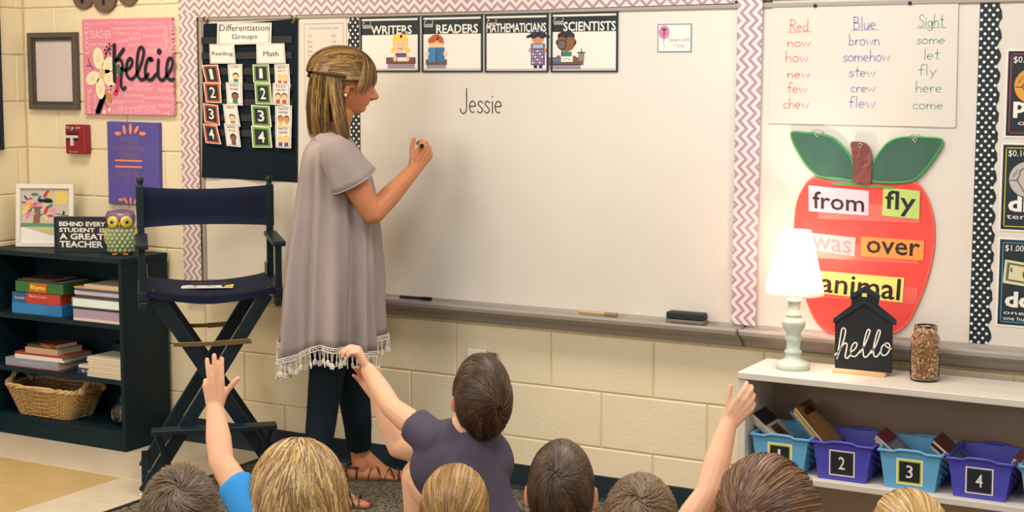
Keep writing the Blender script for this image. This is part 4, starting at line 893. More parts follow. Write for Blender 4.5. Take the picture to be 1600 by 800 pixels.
for s in (-1,1):
    d=MB(); cx,cz=s*.0262,.138; ring=[]
    Mx=np.eye(4); a=s*.42; Mx[:3,:3]=[[math.cos(a),-math.sin(a),0],[math.sin(a),math.cos(a),0],[0,0,1]]; Mx[:3,3]=(cx,-.0475,cz)
    d.lathe([(0,0),(.0255,0),(.0245,.006),(.014,.009),(.010,.0085),(0,.0085)],n=26); d.xf([[1,0,0,0],[0,0,-1,0],[0,1,0,0],[0,0,0,1]]); d.xf(Mx); er=obj('eye_ring',d,C('owl_yellow','dcc545',rough=.3,spec=.6),t)
    d=MB(); d.ell((0,-.009,0),(.0095,.004,.0095),nu=14,nv=8); d.xf(Mx); obj('iris',d,C('owl_iris','7f93a0',rough=.2),er)
    d=MB(); d.ell((0,-.0115,0),(.006,.003,.006),nu=12,nv=6); d.xf(Mx); obj('pupil',d,C('pupil','141414',rough=.15),er)
    d=MB(); d.ell((s*.060,-.006,.075),(.010,.030,.036),nu=14,nv=10); obj('wing',d,C('owl_wing','b3ad4e',rough=.3),t)
    d=MB()
    for k in range(3): d.ell((s*.022+(k-1)*.007,-.052,.004),(.004,.010,.004),nu=8,nv=6)
    obj('foot',d,C('owl_orange','d9853f',rough=.4),t)
d=MB(); d.tube([(0,-.052,.134),(0,-.060,.126),(0,-.058,.116)],[.005,.0045,.001],8); obj('beak',d,C('owl_orange','d9853f',rough=.4),t)
d=MB()
for r in range(6):
    z=.020+.0155*r; R_b=np.interp(z,[p[1] for p in pb],[p[0] for p in pb])
    for k in range(-3,4):
        a=-math.pi/2+(k+(.5 if r%2 else 0))*.33
        if abs(a+math.pi/2)>1.15: continue
        x,y_=R_b*math.cos(a),R_b*.85*math.sin(a); d.ell((x,y_,z),(.0105,.0105,.011),nu=10,nv=6)
obj('scales',d,C('owl_scale','9caa80',rough=.3,spec=.6),t,stuff=True)
# ================================================================ director's chair
m_cw=mat('black_wood','0e2029',.42,bump=.1,bscale=60,spec=.4); m_cf=mat('navy_canvas','1b2036',.85,bump=.25,bscale=400,spec=.15); m_br=mat('brass_plate','a98a5e',.3,metal=.8)
t=thing('directors_chair','tall black folding director chair with navy canvas seat and back','chair',(-1.4404,-.4255,0),.7514)
w2,d2=.245,.19; SZ=.763; AZ=.925
def bar(p,q,wd,th,side,nm='leg',bev=.003,m=m_cw):
    """flat board from p to q; side = direction of its wide face"""
    p=np.array(p,float);q=np.array(q,float);a=nz(q-p);s=nz(np.array(side,float)-a*(a@np.array(side,float)));n=np.cross(a,s); vs=[]
    for e in (p,q):
        for i,j in ((-1,-1),(1,-1),(1,1),(-1,1)): vs.append(e+s*wd/2*i+n*th/2*j)
    return obj(nm,MB().add(vs,[(0,3,2,1),(4,5,6,7),(0,1,5,4),(1,2,6,5),(2,3,7,6),(3,0,4,7)],False),m,t,bevel=bev)
for yy_,o_ in ((-.185,.0),(.185,.0)):
    bar((-.255,yy_,.012),(.200,yy_,SZ-.03),.048,.018,(1,0,0)); bar((.255,yy_+.020,.012),(-.200,yy_+.020,SZ-.03),.048,.018,(1,0,0))
for s in (-1,1):
    obj('seat_rail',MB().box((s*w2-.017,-.20,SZ-.045),(s*w2+.017,.205,SZ-.008)),m_cw,t,bevel=.003)
    obj('seat_bar',MB().box((s*.215-.012,-.20,SZ-.030),(s*.215+.012,.21,SZ-.004)),m_cw,t,bevel=.003)
    obj('front_post',MB().box((s*w2-.012,-.19,SZ-.02),(s*w2+.012,-.155,AZ-.012)),m_cw,t,bevel=.002)
    obj('back_post',MB().box((s*w2-.013,.165,SZ-.02),(s*w2+.013,.197,1.112)),m_cw,t,bevel=.002)
    obj('finial',MB().lathe([(.013,1.105),(.014,1.112),(.009,1.118),(.013,1.126),(.014,1.140),(.010,1.147),(0,1.148)],(s*w2,.181,0),n=16),m_cw,t)
    arm=catmull([(-.225,-.018),(-.232,0),(-.225,.018)],4); 
    obj('armrest',MB().box((s*w2-.024,-.235,AZ-.012),(s*w2+.024,.17,AZ+.008)),m_cw,t,bevel=.005)
    obj('hinge_plate',MB().box((s*w2-.019*s-.002,.150,SZ-.015),(s*w2-.019*s+.002,.21,SZ+.045)),C('aged_brass','80745a',metal=.7,rough=.45),t)
    obj('hinge_block',MB().box((s*w2-.015,-.205,SZ-.075),(s*w2+.018,-.15,SZ-.045)),m_cw,t,bevel=.004)
    obj('side_stretcher',MB().box((s*.252-.012,-.185,.045),(s*.252+.012,.205,.075)),m_cw,t,bevel=.003)
    for y_ in (-.185,.205): obj('glide',MB().lathe([(0,0),(.012,0),(.012,.010),(0,.012)],(s*.262,y_,0),n=12),C('white_glide','d8d2c8',rough=.4),t)
# canvas seat with sag
n=16; mb=MB(); vs=[]
for k,th in ((0,0),(1,-.003)):
    for i in range(n+1):
        u=i/n; x=-.225+.45*u; z=SZ+.002-.026*math.sin(math.pi*u)**.8+th
        vs+= [(x,-.205,z-.004),(x,-.1,z+.002),(x,.1,z+.002),(x,.205,z)]
fs=[(4*i+j,4*(i+1)+j,4*(i+1)+j+1,4*i+j+1) for i in range(n) for j in range(3)]; o2=4*(n+1)
fs+=[(a+o2,b+o2,c+o2,d+o2) for a,b,c,d in fs[:]]; fs+=[(4*i+j,4*(i+1)+j,4*(i+1)+j+o2,4*i+j+o2) for i in range(n) for j in (0,3)]
obj('canvas_seat',MB().add(vs,fs,True),m_cf,t)
# front skirt of the seat
vs=[]
for i in range(n+1):
    u=i/n; x=-.225+.45*u; z=SZ-.002-.026*math.sin(math.pi*u)**.8; vs+=[(x,-.2052,z),(x,-.2056,z-.030+.008*abs(2*u-1))]
obj('seat_hem',MB().add(vs,[(2*i,2*i+1,2*i+3,2*i+2) for i in range(n)],True),m_cf,t)
vs=[];n=24
for k,dy in ((0,-.0016),(1,.0016)):
    for i in range(n+1):
        u=i/n; x=-w2-.016+2*(w2+.016)*u; sag=math.sin(math.pi*u); 
        for j in range(5):
            v=j/4; z0=.952+.008*sag; z1=1.112-.014*sag; vs.append((x,.181+.018*sag+dy-(.014 if k==0 else -.014)*(1 if (u<.06 or u>.94) else 0)+.004*math.sin(u*7+v*3),z0+(z1-z0)*v))
fs=[(5*i+j,5*(i+1)+j,5*(i+1)+j+1,5*i+j+1) for i in range(n) for j in range(4)]; o2=5*(n+1); fs+=[(a+o2,b+o2,c+o2,d+o2) for a,b,c,d in fs[:]]; fs+=[(5*i+j,5*(i+1)+j,5*(i+1)+j+o2,5*i+j+o2) for i in range(n) for j in (0,4)]
obj('canvas_back',MB().add(vs,fs,True),m_cf,t)
# footrest and metal links
obj('footrest',MB().box((-.225,-.265,.238),(.225,-.205,.258)),m_cw,t,bevel=.004)
for s in (-1,1): bar((s*.205,-.235,.245),(s*.165,-.195,.10),.022,.012,(1,0,0),'footrest_brace')
for y_,z in ((-.215,.562),(.222,.560)):
    lk=bar((-.135,y_,z),(.0,y_,z-.002),.016,.003,(0,0,1),'folding_link',.001,m_br); bar((.0,y_-.003,z-.002),(.135,y_-.003,z+.004),.020,.003,(0,0,1),'folding_link',.001,m_br)
    for x in (-.135,0,.135):
        d=MB(); d.tube([(x,y_-.010,z),(x,y_+.006,z)],.006,10); obj('rivet',d,m_br,lk)
# pack on the seat
a=at_d(306,444,5.42); 
t=thing('marker_pack','flat white and yellow packet of black pens lying on the chair seat','packet',(-1.405,-.475,.748),.62)
obj('card_back',MB().box((-.095,-.032,.0),(.095,.032,.004)),C('pack_white','e2dedb',rough=.4),t)
obj('yellow_end',MB().box((.068,-.032,.004),(.095,.032,.0055)),C('pack_yellow','dcc24a',rough=.4),t)
d=MB(); d.tube([(-.06,.020,.010),(.08,.024,.010)],.005,8); obj('pen',d,C('pen_black','16181c',rough=.3),t); d=MB(); d.tube([(.058,-.030,.009),(.062,.032,.009)],.004,8); obj('pen',d,C('pen_black','16181c',rough=.3),t)
d=MB(); d.use(C('pack_orange','c4552f')).box((-.095,.012,.004),(-.082,.032,.0048)); d.use(C('pack_grey','9aa0a8')).box((-.075,-.025,.004),(-.055,-.005,.0044)); d.use(m_black).ell((-.045,-.012,.0042),(.008,.010,.0008),nu=12,nv=4)
T2=MB(); put_text(T2,'CRI',-.006,.010,-.008,.012,0,bold=.02); d.use(m_black); d.add([(x,z,.0046) for x,_,z in T2.v],T2.f,False); T2=MB(); put_text(T2,'Little',.016,.030,-.022,.022,0); d.use(C('pack_blue','7f95b5')); d.add([(x,z,.0046) for x,_,z in T2.v],T2.f,False)
obj('print',d,None,t)
# ================================================================ white shelf
m_ws=mat('white_painted_wood','d8d0c4',.5,var='cdc4b6',vscale=5,bump=.15,bscale=60,stretch=(.3,2,2))
wx0,wx1,wy0,wy1=.638,2.14,-.333,-.055
t=thing('shelf_unit','long low white painted shelf unit under the second whiteboard','shelf',((wx0+wx1)/2,-.19,0))
for nm,a,b in (('top_panel',(wx0,wy0,.578),(wx1,wy1,.600)),('side_panel',(wx0+.002,wy0+.006,0),(wx0+.026,wy1,.578)),('side_panel',(wx1-.026,wy0+.006,0),(wx1-.002,wy1,.578)),('shelf',(wx0+.026,wy0+.004,.262),(wx1-.026,wy1-.006,.283)),('shelf',(wx0+.026,wy0+.004,.03),(wx1-.026,wy1-.006,.05)),('back_panel',(wx0+.026,wy1-.006,.03),(wx1-.026,wy1,.578))):
    obj(nm,MB().box(a,b),m_ws if nm!='back_panel' else mat('shelf_back','b49f8a',.6,var='ab9580',vscale=4),t,True,bevel=.002,seg=1)
# lamp
lp=at_y(1238,573,-.19)
t=thing('table_lamp','pale mint turned table lamp with a lit white shade on the white shelf','lamp',(.772,-.190,.600))
m_mint=mat('mint_paint','bccdc0',.35,spec=.5)
obj('base',MB().lathe([(0,0),(.052,0),(.054,.004),(.054,.016),(.050,.022),(.030,.030),(.026,.036),(.024,.050),(.028,.052),(.0285,.058),(.022,.062),(.0225,.090),(.027,.093),(.027,.106),(.0225,.110),(.024,.118),(.036,.135),(.038,.150),(.032,.162),(.024,.168),(.026,.172),(.026,.178),(.0195,.181),(.0195,.213),(.024,.217),(.024,.226),(.012,.229),(0,.229)],n=40),m_mint,t)
obj('socket',MB().lathe([(.010,.226),(.010,.252),(0,.252)],n=16),C('lamp_white','e8e4dc',rough=.5),t)
sh=mat('lamp_shade','f6e8e4',.9,spec=.1)
nt=sh.node_tree; b_=nt.nodes['Principled BSDF']; out=nt.nodes['Material Output']; tr=nt.nodes.new('ShaderNodeBsdfTranslucent'); tr.inputs[0].default_value=lin('fff0ea'); mx=nt.nodes.new('ShaderNodeMixShader'); mx.inputs[0].default_value=.62
nt.links.new(b_.outputs[0],mx.inputs[1]); nt.links.new(tr.outputs[0],mx.inputs[2]); nt.links.new(mx.outputs[0],out.inputs[0])
ls=obj('lamp_shade',MB().lathe([(.094,.240),(.092,.262),(.050,.442),(.049,.444),(.048,.442),(.090,.262),(.0925,.240),(.094,.240)],n=48),sh,t)
obj('shade_ring',MB().lathe([(.0485,.441),(.0505,.444),(.0485,.447),(.0470,.444),(.0485,.441)],n=40),C('lamp_white','e8e4dc',rough=.5),ls)
bl=MB(); bl.ell((0,0,.315),(.027,.027,.034),nu=20,nv=12); bo=obj('bulb',bl,mat('bulb_glow','fff4e6',.5,emit='fff0e0',estr=14),t)
l=bpy.data.lights.new('bulb_light','POINT'); l.energy=8.5; l.color=(1.0,.80,.70); l.shadow_soft_size=.03; lo=bpy.data.objects.new('bulb_light',l); lo.location=(.772,-.190,.975); COL.objects.link(lo)
bo.visible_shadow=True
# schoolhouse sign
def HP(a,b): return wl(1180+a/2.857,360+b/2.857,-.175)
t=thing('schoolhouse_sign','black wooden schoolhouse shaped sign with white script, on the white shelf','sign',(.988,-.175,.600))
hb=[HP(355,622),HP(355,408),HP(350,406),HP(350,392),HP(428,335),HP(430,300),HP(424,296),HP(426,286),HP(490,248),HP(556,292),HP(555,303),HP(550,300),HP(548,335),HP(628,400),HP(628,425),HP(612,420),HP(608,632)]
zb=.612; hb[0]=(hb[0][0],zb); hb[-1]=(hb[-1][0],zb)
sb_=obj('board',MB().prism(hb,-.175,-.166),C('sign_black2','161a1d',rough=.6,bump=.1,bscale=80),t,True,bevel=.001)
for a,b in (((350,392),(490,305)),((490,305),(628,400)),((426,286),(490,248)),((490,248),(556,292))):
    obj('roof_trim',MB().strip([HP(a[0],a[1]+6),HP(b[0],b[1]+6)],.007,-.180,-.175) if 0 else MB().prism([HP(*a),HP(*b),HP(b[0],b[1]+22),HP(a[0],a[1]+22)],-.180,-.175),m_black,sb_,True)
q=HP(488,288); d=MB().prism(rect(q[0]-.008,q[0]+.008,q[1]-.006,q[1]+.006),-.1765,-.175); obj('cupola_window',d,C('card_f2e07a','f2e07a'),t,True)
H_=MB()
def hs(pts,w_): H_.strip(catmull([HP(*p) for p in pts],5),w_,-.1762,-.1752)
hs([(355,555),(372,540),(392,500),(403,455),(400,437),(388,440),(380,480),(372,530),(366,572)],.0042); hs([(368,565),(380,530),(398,505),(410,508),(406,540),(402,562),(412,570),(428,552)],.0046)
hs([(425,545),(445,530),(455,510),(448,500),(434,512),(426,540),(432,560),(450,560),(470,535)],.0042)
hs([(468,545),(490,510),(510,460),(512,445),(502,445),(490,480),(482,530),(486,562),(500,562),(520,535)],.0044)
hs([(518,548),(540,510),(556,465),(558,448),(549,447),(538,480),(528,530),(532,560),(545,562),(560,540)],.0044)
hs([(580,505),(566,520),(562,545),(572,558),(590,550),(602,525),(596,505),(580,505),(588,520),(608,528)],.0042)
obj('script_lettering',H_,m_dot,t,True)
obj('wooden_foot',MB().box((.988-.083,-.200,.600),(.988+.083,-.150,.6118)),C('pine','d9b98c',rough=.55,var='cfab7a',vscale=20),t,True,bevel=.001)
# jar of beans
t=thing('bean_jar','clear glass jar full of brown beans on the white shelf','jar',(1.188,-.175,.600))
gl=mat('jar_glass','ffffff',.02,trans=1,spec=.5); gl.node_tree.nodes['Principled BSDF'].inputs['IOR'].default_value=1.3
obj('glass',MB().lathe([(0,.001),(.040,.001),(.044,.006),(.045,.02),(.045,.125),(.042,.138),(.035,.146),(.035,.150),(.0365,.152),(.0365,.156),(.035,.158),(.035,.172),(.033,.172),(.033,.150),(.040,.136),(.0425,.124),(.0425,.012),(.038,.005),(0,.005)],n=40),gl,t)
B_=MB(); m_b1=mat('bean_brown','cf9f70',.4,spec=.5); m_b2=mat('bean_pale','e6c8a0',.4); m_b3=mat('bean_dark','a87a50',.4)
for i in range(760):
    z=RNG.uniform(.010,.158); R=.0395 if z<.130 else .0395-(z-.130)*.35
    R=min(R,.0395) if z<.14 else .030; rr_=R-RNG.rand()**2*.010; a=RNG.rand()*6.28; ax=nz(RNG.normal(size=3)); u=nz(np.cross(ax,(.3,.2,1))); v=np.cross(ax,u)
    B_.use((m_b1,m_b2,m_b3,m_b1)[i%4]).ell((rr_*math.cos(a),rr_*math.sin(a),z),(.0046,.0030,.0030),R=np.stack([ax,u,v],1),nu=7,nv=4)
obj('beans',B_,None,t,stuff=True)
obj('bean_core',MB().lathe([(0,.008),(.034,.008),(.034,.135),(.024,.150),(.024,.156),(0,.158)],n=20),m_b3,t)
# bins
def bin_(cx,colname,colhex,num,edge,label,first):
    t=thing('book_bin',label,'bin',(cx,-.300,.2835),group='numbered book bins')
    m=mat('plastic_'+colname,colhex,.35,spec=.5)
    Hh=.118; wt,wb,dt,db=.186,.150,.215,.185; th=.0025
    def P(u,v,s):  # s: 0 front 1 right 2 back 3 left ; u along 0..1, v height 0..1
        w_=wb+(wt-wb)*v; d_=db+(dt-db)*v; y0=0-(d_-db)*.12; y1=y0+d_
        c=[(-w_/2,y0),(w_/2,y0),(w_/2,y1),(-w_/2,y1)]; a=c[s]; b=c[(s+1)%4]; return (a[0]+(b[0]-a[0])*u,a[1]+(b[1]-a[1])*u,v*Hh)
    for s,nm in ((0,'front_wall'),(1,'side_wall'),(2,'back_wall'),(3,'side_wall')):
        mb=MB(); nu,nv=(1,1) if s in (0,2) else (15,12)
        hole=lambda i,j:(s in (1,3) and 1<=i<=13 and 2<=j<=9 and (i%2==1) and (j%2==(0 if (i//2)%2 else 1)))
        vs=[P(i/nu,j/nv,s) for j in range(nv+1) for i in range(nu+1)]
        fs=[(j*(nu+1)+i,j*(nu+1)+i+1,(j+1)*(nu+1)+i+1,(j+1)*(nu+1)+i) for j in range(nv) for i in range(nu) if not hole(i,j)]
        mb.add(vs,fs,False); o=obj(nm,mb,m,t); md=o.modifiers.new('solid','SOLIDIFY'); md.thickness=th; md.offset=-1
    obj('bottom',MB().box((-wb/2,0,0),(wb/2,db,.003)),m,t)
    # rolled rim, with a raised handle arch front and back
    pts=[];R0=[P(0,1,0),P(1,1,0),P(1,1,1),P(1,1,2)]
    ring=[]
    for s in range(4):
        for i in range(12):
            u=i/12; p=np.array(P(u,1,s)); 
            if s in (0,2): p[2]+=.007*max(0,min(1,(.22-abs(u-.5))/.06)) if abs(u-.5)<.22 else 0
            c=np.array([0,(0+dt)/2,Hh]); d=(p-c); d[2]=0; p+=nz(d)*.004; ring.append(p)
    mb=MB(); n=len(ring); prof=[(-.0045,-.008),(.0035,-.007),(.0045,-.001),(.001,.002),(-.004,.001)]
    vs=[]
    for i in range(n):
        d=ring[i]-np.array([0,dt/2,Hh]); d[2]=0; d=nz([d[0]*dt,d[1]*wt*.9,0]); 
        for a,b in prof: vs.append(ring[i]+d*a+np.array([0,0,b]))
    k=len(prof); mb.add(vs,[(i*k+j,i*k+(j+1)%k,((i+1)%n)*k+(j+1)%k,((i+1)%n)*k+j) for i in range(n) for j in range(k)],True); obj('rim',mb,m,t)
    lb=MB(); zc=Hh*.47; s2=.0405; tl=-(dt-db)*.12/Hh
    def LQ(x,z,k): return (x,tl*z-.0012-.0006*k,z)
    def q_(m_,x0,x1,z0,z1,k): lb.use(m_); lb.add([LQ(x0,z0,k),LQ(x1,z0,k),LQ(x1,z1,k),LQ(x0,z1,k)],[(0,1,2,3)],False)
    q_(m_card,-s2,s2,zc-s2,zc+s2,0); q_(mat('label_'+edge,edge,.5),-s2+.004,s2-.004,zc-s2+.004,zc+s2-.004,.5); q_(mat('label_dark','1c2328',.5),-s2+.009,s2-.009,zc-s2+.009,zc+s2-.009,1)
    tm=MB(); 
    if num: put_text(tm,num,-.006 if num=='1' else -.010,.002 if num=='1' else .010,zc-.019,zc+.021,0,bold=.005); lb.use(m_dot); lb.add([LQ(x,z,2) for x,_,z in tm.v],tm.f,False)
    obj('number_label',lb,None,t)
    return t
names=[('light_blue','62a8d2','1','c9cf3e','light blue bin labelled 1 with a yellow edge at the left end of the shelf'),('violet','4a49b2','2','39304a','purple bin labelled 2 next to the light blue bin labelled 1'),('light_blue','62a8d2','3','c9cf3e','light blue bin labelled 3 between two purple bins'),('violet','4a49b2','4','39304a','purple bin labelled 4 near the right edge'),('light_blue','62a8d2','5','c9cf3e','light blue bin cut by the right edge of the picture')]
for i,nn in enumerate(names): bin_(.7725+.2035*i+(0,-.003,.003,.006,.012)[i],*nn,i==0)
def pack(P,th_,ln,items,lab,wd=.135,an=.66):
    """a stack of books slumped in a bin: backs up and to the left, covers facing up and to the right. P = upper left front corner (x, y, z)"""
    a=np.array([math.cos(an),0,-math.sin(an)]); n=np.array([math.sin(an),0,math.cos(an)]); yv=np.array([0,1,0])
    P=np.array(P,float)
    for k,(c,art,l) in enumerate(items):
        o=P-n*(k*(th_+.001)+th_)+a*(.004*((k*7)%3))+yv*.006*k; end=o+a*ln
        t=thing('book',lab%l,'book',tuple(end),group='books in the numbered bins'); mc=mat('cover_'+c,c,.35,spec=.5)
        def blk(a0,a1,y0,y1,n0,n1):
            mb=MB(); vs=[o+a*A1+yv*Y1+n*N1 for N1 in (n0,n1) for A1,Y1 in ((a0,y0),(a1,y0),(a1,y1),(a0,y1))]; return mb.add(vs,[(0,3,2,1),(4,5,6,7),(0,1,5,4),(1,2,6,5),(2,3,7,6),(3,0,4,7)],False)
        d=blk(0,ln,0,wd,th_-.001,th_); e=blk(0,ln,0,wd,0,.001); d.add(e.v,e.f); e=blk(0,ln,0 if k%2 else wd-.001,.001 if k%2 else wd,.001,th_-.001); d.add(e.v,e.f); obj('cover',d,mc,t,True)
        obj('pages',blk(.002,ln-.002,.0015,wd-.002,.001,th_-.001),mat('pages_e6dcc8','e6dcc8',.8),t,True)
        if art:
            d=MB()
            for (a0,a1,y0,y1,c2) in art:
                e=blk(ln*a0,ln*a1,wd*y0,wd*y1,th_,th_+.0004); d.use(mat('cover_'+c2,c2,.4)); d.add(e.v,e.f)
            obj('cover_art',d,None,t,True)
def TPB(px,py,y=-.262): p=at_y(px,py,y); return tuple(p)
pack(TPB(1176,646),.009,.135,[('d8cfc4',[(0,.42,0,1,'1f2838'),(.5,.95,.15,.7,'6a4a3a'),(.62,.8,.3,.55,'b04a3c')],'white covered book with a navy top, uppermost'),('e6dfd4',None,'pale paperback under the navy topped book'),('cfc8bc',None,'cream paperback lowest')],'%s in the bin labelled 1',.12)
pack(TPB(1243,636),.008,.165,[('8a6234',[(.05,.95,.1,.9,'a47a48'),(0,.25,.2,.8,'5c4226')],'brown illustrated paperback, uppermost'),('d8b33a',None,'yellow paperback, second one'),('c9826a',None,'salmon paperback, third one'),('5f86a8',None,'blue paperback, lowest')],'%s in the bin labelled 2',.15,.82)
pack(TPB(1369,679),.008,.14,[('59607c',[(0,.3,0,1,'7a3038'),(.35,.6,.1,.9,'8f93a8'),(.65,.95,.0,.6,'3c3c50')],'book with dark red and blue photos, uppermost'),('d9d2c8',None,'white paperback, second one'),('4f7a6c',None,'green paperback, lowest')],'%s in the bin labelled 3',.12)
pack(TPB(1458,687),.009,.14,[('5e2c26',[(.45,1,.0,.4,'4f7f52'),(.5,1,.45,1,'3f6aa8'),(.55,.85,.55,.8,'d2a83c')],'maroon book with a green and blue foot, uppermost'),('26242a',None,'black paperback, second one'),('d9b8a4',None,'pale pink paperback, lowest')],'%s in the bin labelled 4',.12)
pack(TPB(1584,715),.009,.10,[('8a4a4a',None,'dusty red book'),('d9cfc4',None,'cream paperback')],'%s in the bin at the right edge',.12)
# ================================================================ people
def skin_mat(name,hexc):
    m=mat(name,hexc,.5,attr='tint',sss=.0,spec=.35,bump=.06,bscale=220); return m
m_skin=skin_mat('skin','d79c78')
class BB(MB):
    """solid blocks of a body that are fused into one surface"""
    def cap(s,p,q,r0,r1,n=14,c0=True,c1=True):
        p=np.array(p,float);q=np.array(q,float); a=q-p; L=np.linalg.norm(a); a=a/max(L,1e-6); u=nz(np.cross(a,(0,0,1) if abs(a[2])<.9 else (1,0,0))); v=np.cross(a,u); rings=[]
        if c0: rings+=[(p-a*r0*math.sin(t),r0*math.cos(t)) for t in (1.45,1.0,.5)]
        rings+=[(p,r0),(q,r1)]
        if c1: rings+=[(q+a*r1*math.sin(t),r1*math.cos(t)) for t in (.5,1.0,1.45)]
        vs=[c+r*(math.cos(6.28319*j/n)*u+math.sin(6.28319*j/n)*v) for c,r in rings for j in range(n)]; k=len(rings)
        fs=[(i*n+j,i*n+(j+1)%n,(i+1)*n+(j+1)%n,(i+1)*n+j) for i in range(k-1) for j in range(n)]+[tuple(range(n-1,-1,-1)),tuple(range((k-1)*n,k*n))]
        return s.add(vs,fs,True)
    def chain(s,pts,rad,c0=True,c1=True):
        for i in range(len(pts)-1): s.cap(pts[i],pts[i+1],rad[i],rad[i+1],c0=c0 or i>0,c1=c1 or i<len(pts)-2)
        return s
    def blob(s,c,r,f=(1,0,0),u=(0,0,1)):
        f=nz(f);u=nz(np.array(u)-f*(np.array(u)@f)); return s.ell(c,r,R=np.stack([f,np.cross(u,f),u],1),nu=24,nv=16)
def fuse(name,bb,m,parent,voxel=.004,smooth=4,tint=None,world=True,label=None,wr=None,sfac=.5):
    if world: bb.xf(np.linalg.inv(base(parent)))
    bb.mats=[]
    me=bb.mesh(name,m); o=bpy.data.objects.new(name,me); COL.objects.link(o)
    r=o.modifiers.new('r','REMESH'); r.mode='VOXEL'; r.voxel_size=voxel; r.use_smooth_shade=True
    if smooth: s=o.modifiers.new('s','SMOOTH'); s.iterations=smooth; s.factor=sfac
    dg=bpy.context.evaluated_depsgraph_get(); dg.update(); nm=bpy.data.meshes.new_from_object(o.evaluated_get(dg)); o.modifiers.clear(); o.data=nm
    if not nm.materials: nm.materials.append(m)
    nm.polygons.foreach_set('use_smooth',[True]*len(nm.polygons))
    o.parent=parent
    n=len(nm.vertices); co=np.empty(n*3,np.float32); nm.vertices.foreach_get('co',co); co=co.reshape(-1,3)
    if wr is not None:
        no=np.empty(n*3,np.float32); nm.vertices.foreach_get('normal',no); co2=co+no.reshape(-1,3)*wr(co.astype(float))[:,None]; nm.vertices.foreach_set('co',co2.astype(np.float32).ravel()); nm.update()
    if tint is not None:
        B=base(parent); W=co@B[:3,:3].T+B[:3,3]
        c=tint(W); at=nm.color_attributes.new('tint','FLOAT_COLOR','POINT'); at.data.foreach_set('color',np.concatenate([c,np.ones((n,1))],1).astype(np.float32).ravel())
    if label: o['label']=label
    return o
def tinter(basehex,spots):
    b=np.array(lin(basehex)[:3])
    def f(W):
        c=np.tile(b,(len(W),1))
        for p,r,h,k in spots:
            w_=np.clip(1.3-np.linalg.norm(W-np.array(p),axis=1)/r,0,1)**1*k; w_=np.clip(w_,0,1)[:,None]; c=c*(1-w_)+np.array(lin(h)[:3])*w_
        return c
    return f
def head(bb,C0,f,u,H=.22,female=False,ears=True,nose=1.0,nu=56,nv=44):
    """head with brow, nose, lips, chin; C0 = centre between chin and crown, f = facing, u = up"""
    f=nz(f);u=nz(np.array(u,float)-f*(np.array(u)@f)); s=np.cross(u,f); R=np.stack([f,s,u],1); vs=[]
    for i in range(nv+1):
        ph=math.pi*i/nv; z=-math.cos(ph); q=math.sin(ph)
        for j in range(nu):
            a=2*math.pi*j/nu; cx,sy=math.cos(a),math.sin(a)
            wy=.355*H; fx=.43*H if cx>0 else .46*H
            if z<0: wy*=1-.36*(-z)**1.4; 
            if z<0 and cx<0: fx*=1-.55*(-z)**1.2
            if z<0 and cx>0: fx*=1+.10*(-z)
            e=q**(.82 if z>0 else .70); x=fx*e*cx; y=wy*e*sy
            if cx>0: x*=(1-.06*abs(sy)**2)
            zz=z*.5*H
            if cx>0:
                g=lambda yy,zc,sy_,sz,am: am*H*math.exp(-(y/H-yy)**2/sy_**2-(z-zc)**2/sz**2)
                x+=g(0,.16,.2,.13,.022)-g(.16,-.04,.07,.13,.028)-g(-.16,-.04,.07,.13,.028)+g(0,-.56,.11,.07,.020)-g(0,-.66,.12,.05,.012)+g(0,-.86,.10,.12,.05)+g(.19,-.30,.08,.2,.018)+g(-.19,-.30,.08,.2,.018)+g(0,-.50,.08,.03,.010)+g(0,-.60,.07,.03,.008)-g(0,-.545,.10,.014,.014)
            vs.append(np.array(C0)+R@np.array([x,y,zz]))
    fs=[(i*nu+j,i*nu+(j+1)%nu,(i+1)*nu+(j+1)%nu,(i+1)*nu+j) for i in range(nv) for j in range(nu)]; bb.add(vs,fs,True)
    P=lambda x,y,z: np.array(C0)+R@(np.array([x,y,z])*H)
    bb.cap(P(.40,0,.03),P(.515*nose**.3,0,-.165),.030*H,.050*H); bb.cap(P(.47,0,-.19),P(.40,0,-.20),.044*H,.05*H)
    for t in (-1,1): bb.ell(P(.445,.052*t,-.185),(.036*H,)*3,nu=10,nv=8)
    if ears:
        for t in (-1,1):
            r2=nz(R@np.array([-.35,t*1.0,0])); up=nz(R@np.array([-.12,0,1])); fo_=np.cross(up,r2)
            bb.ell(P(-.02,.385*t,-.05),(.034*H,.088*H,.155*H),R=np.stack([r2,fo_,up],1),nu=16,nv=12); bb.cap(P(.0,.33*t,-.02),P(.0,.37*t,-.06),.05*H,.05*H); bb.cap(P(.0,.36*t,-.10),P(.0,.345*t,-.17),.034*H,.028*H)
    return dict(C=np.array(C0,float),R=R,H=H,P=P)
def eyes(hd,parent,iris='5a4636'):
    for t in (-1,1):
        d=MB(); c=hd['P'](.330,.148*t,-.035); d.use(mat('eye_white','e9e2da',.25)); d.ell(c,(.050*hd['H'],)*3,nu=16,nv=12)
        d.use(mat('iris_'+iris,iris,.2)); d.ell(c+hd['R'][:,0]*.024*hd['H'],(.030*hd['H'],)*3,nu=14,nv=10); d.use(mat('pupil','141414',.15)); d.ell(c+hd['R'][:,0]*.039*hd['H'],(.016*hd['H'],)*3,nu=10,nv=8)
        obj('eye',d,None,parent,True)
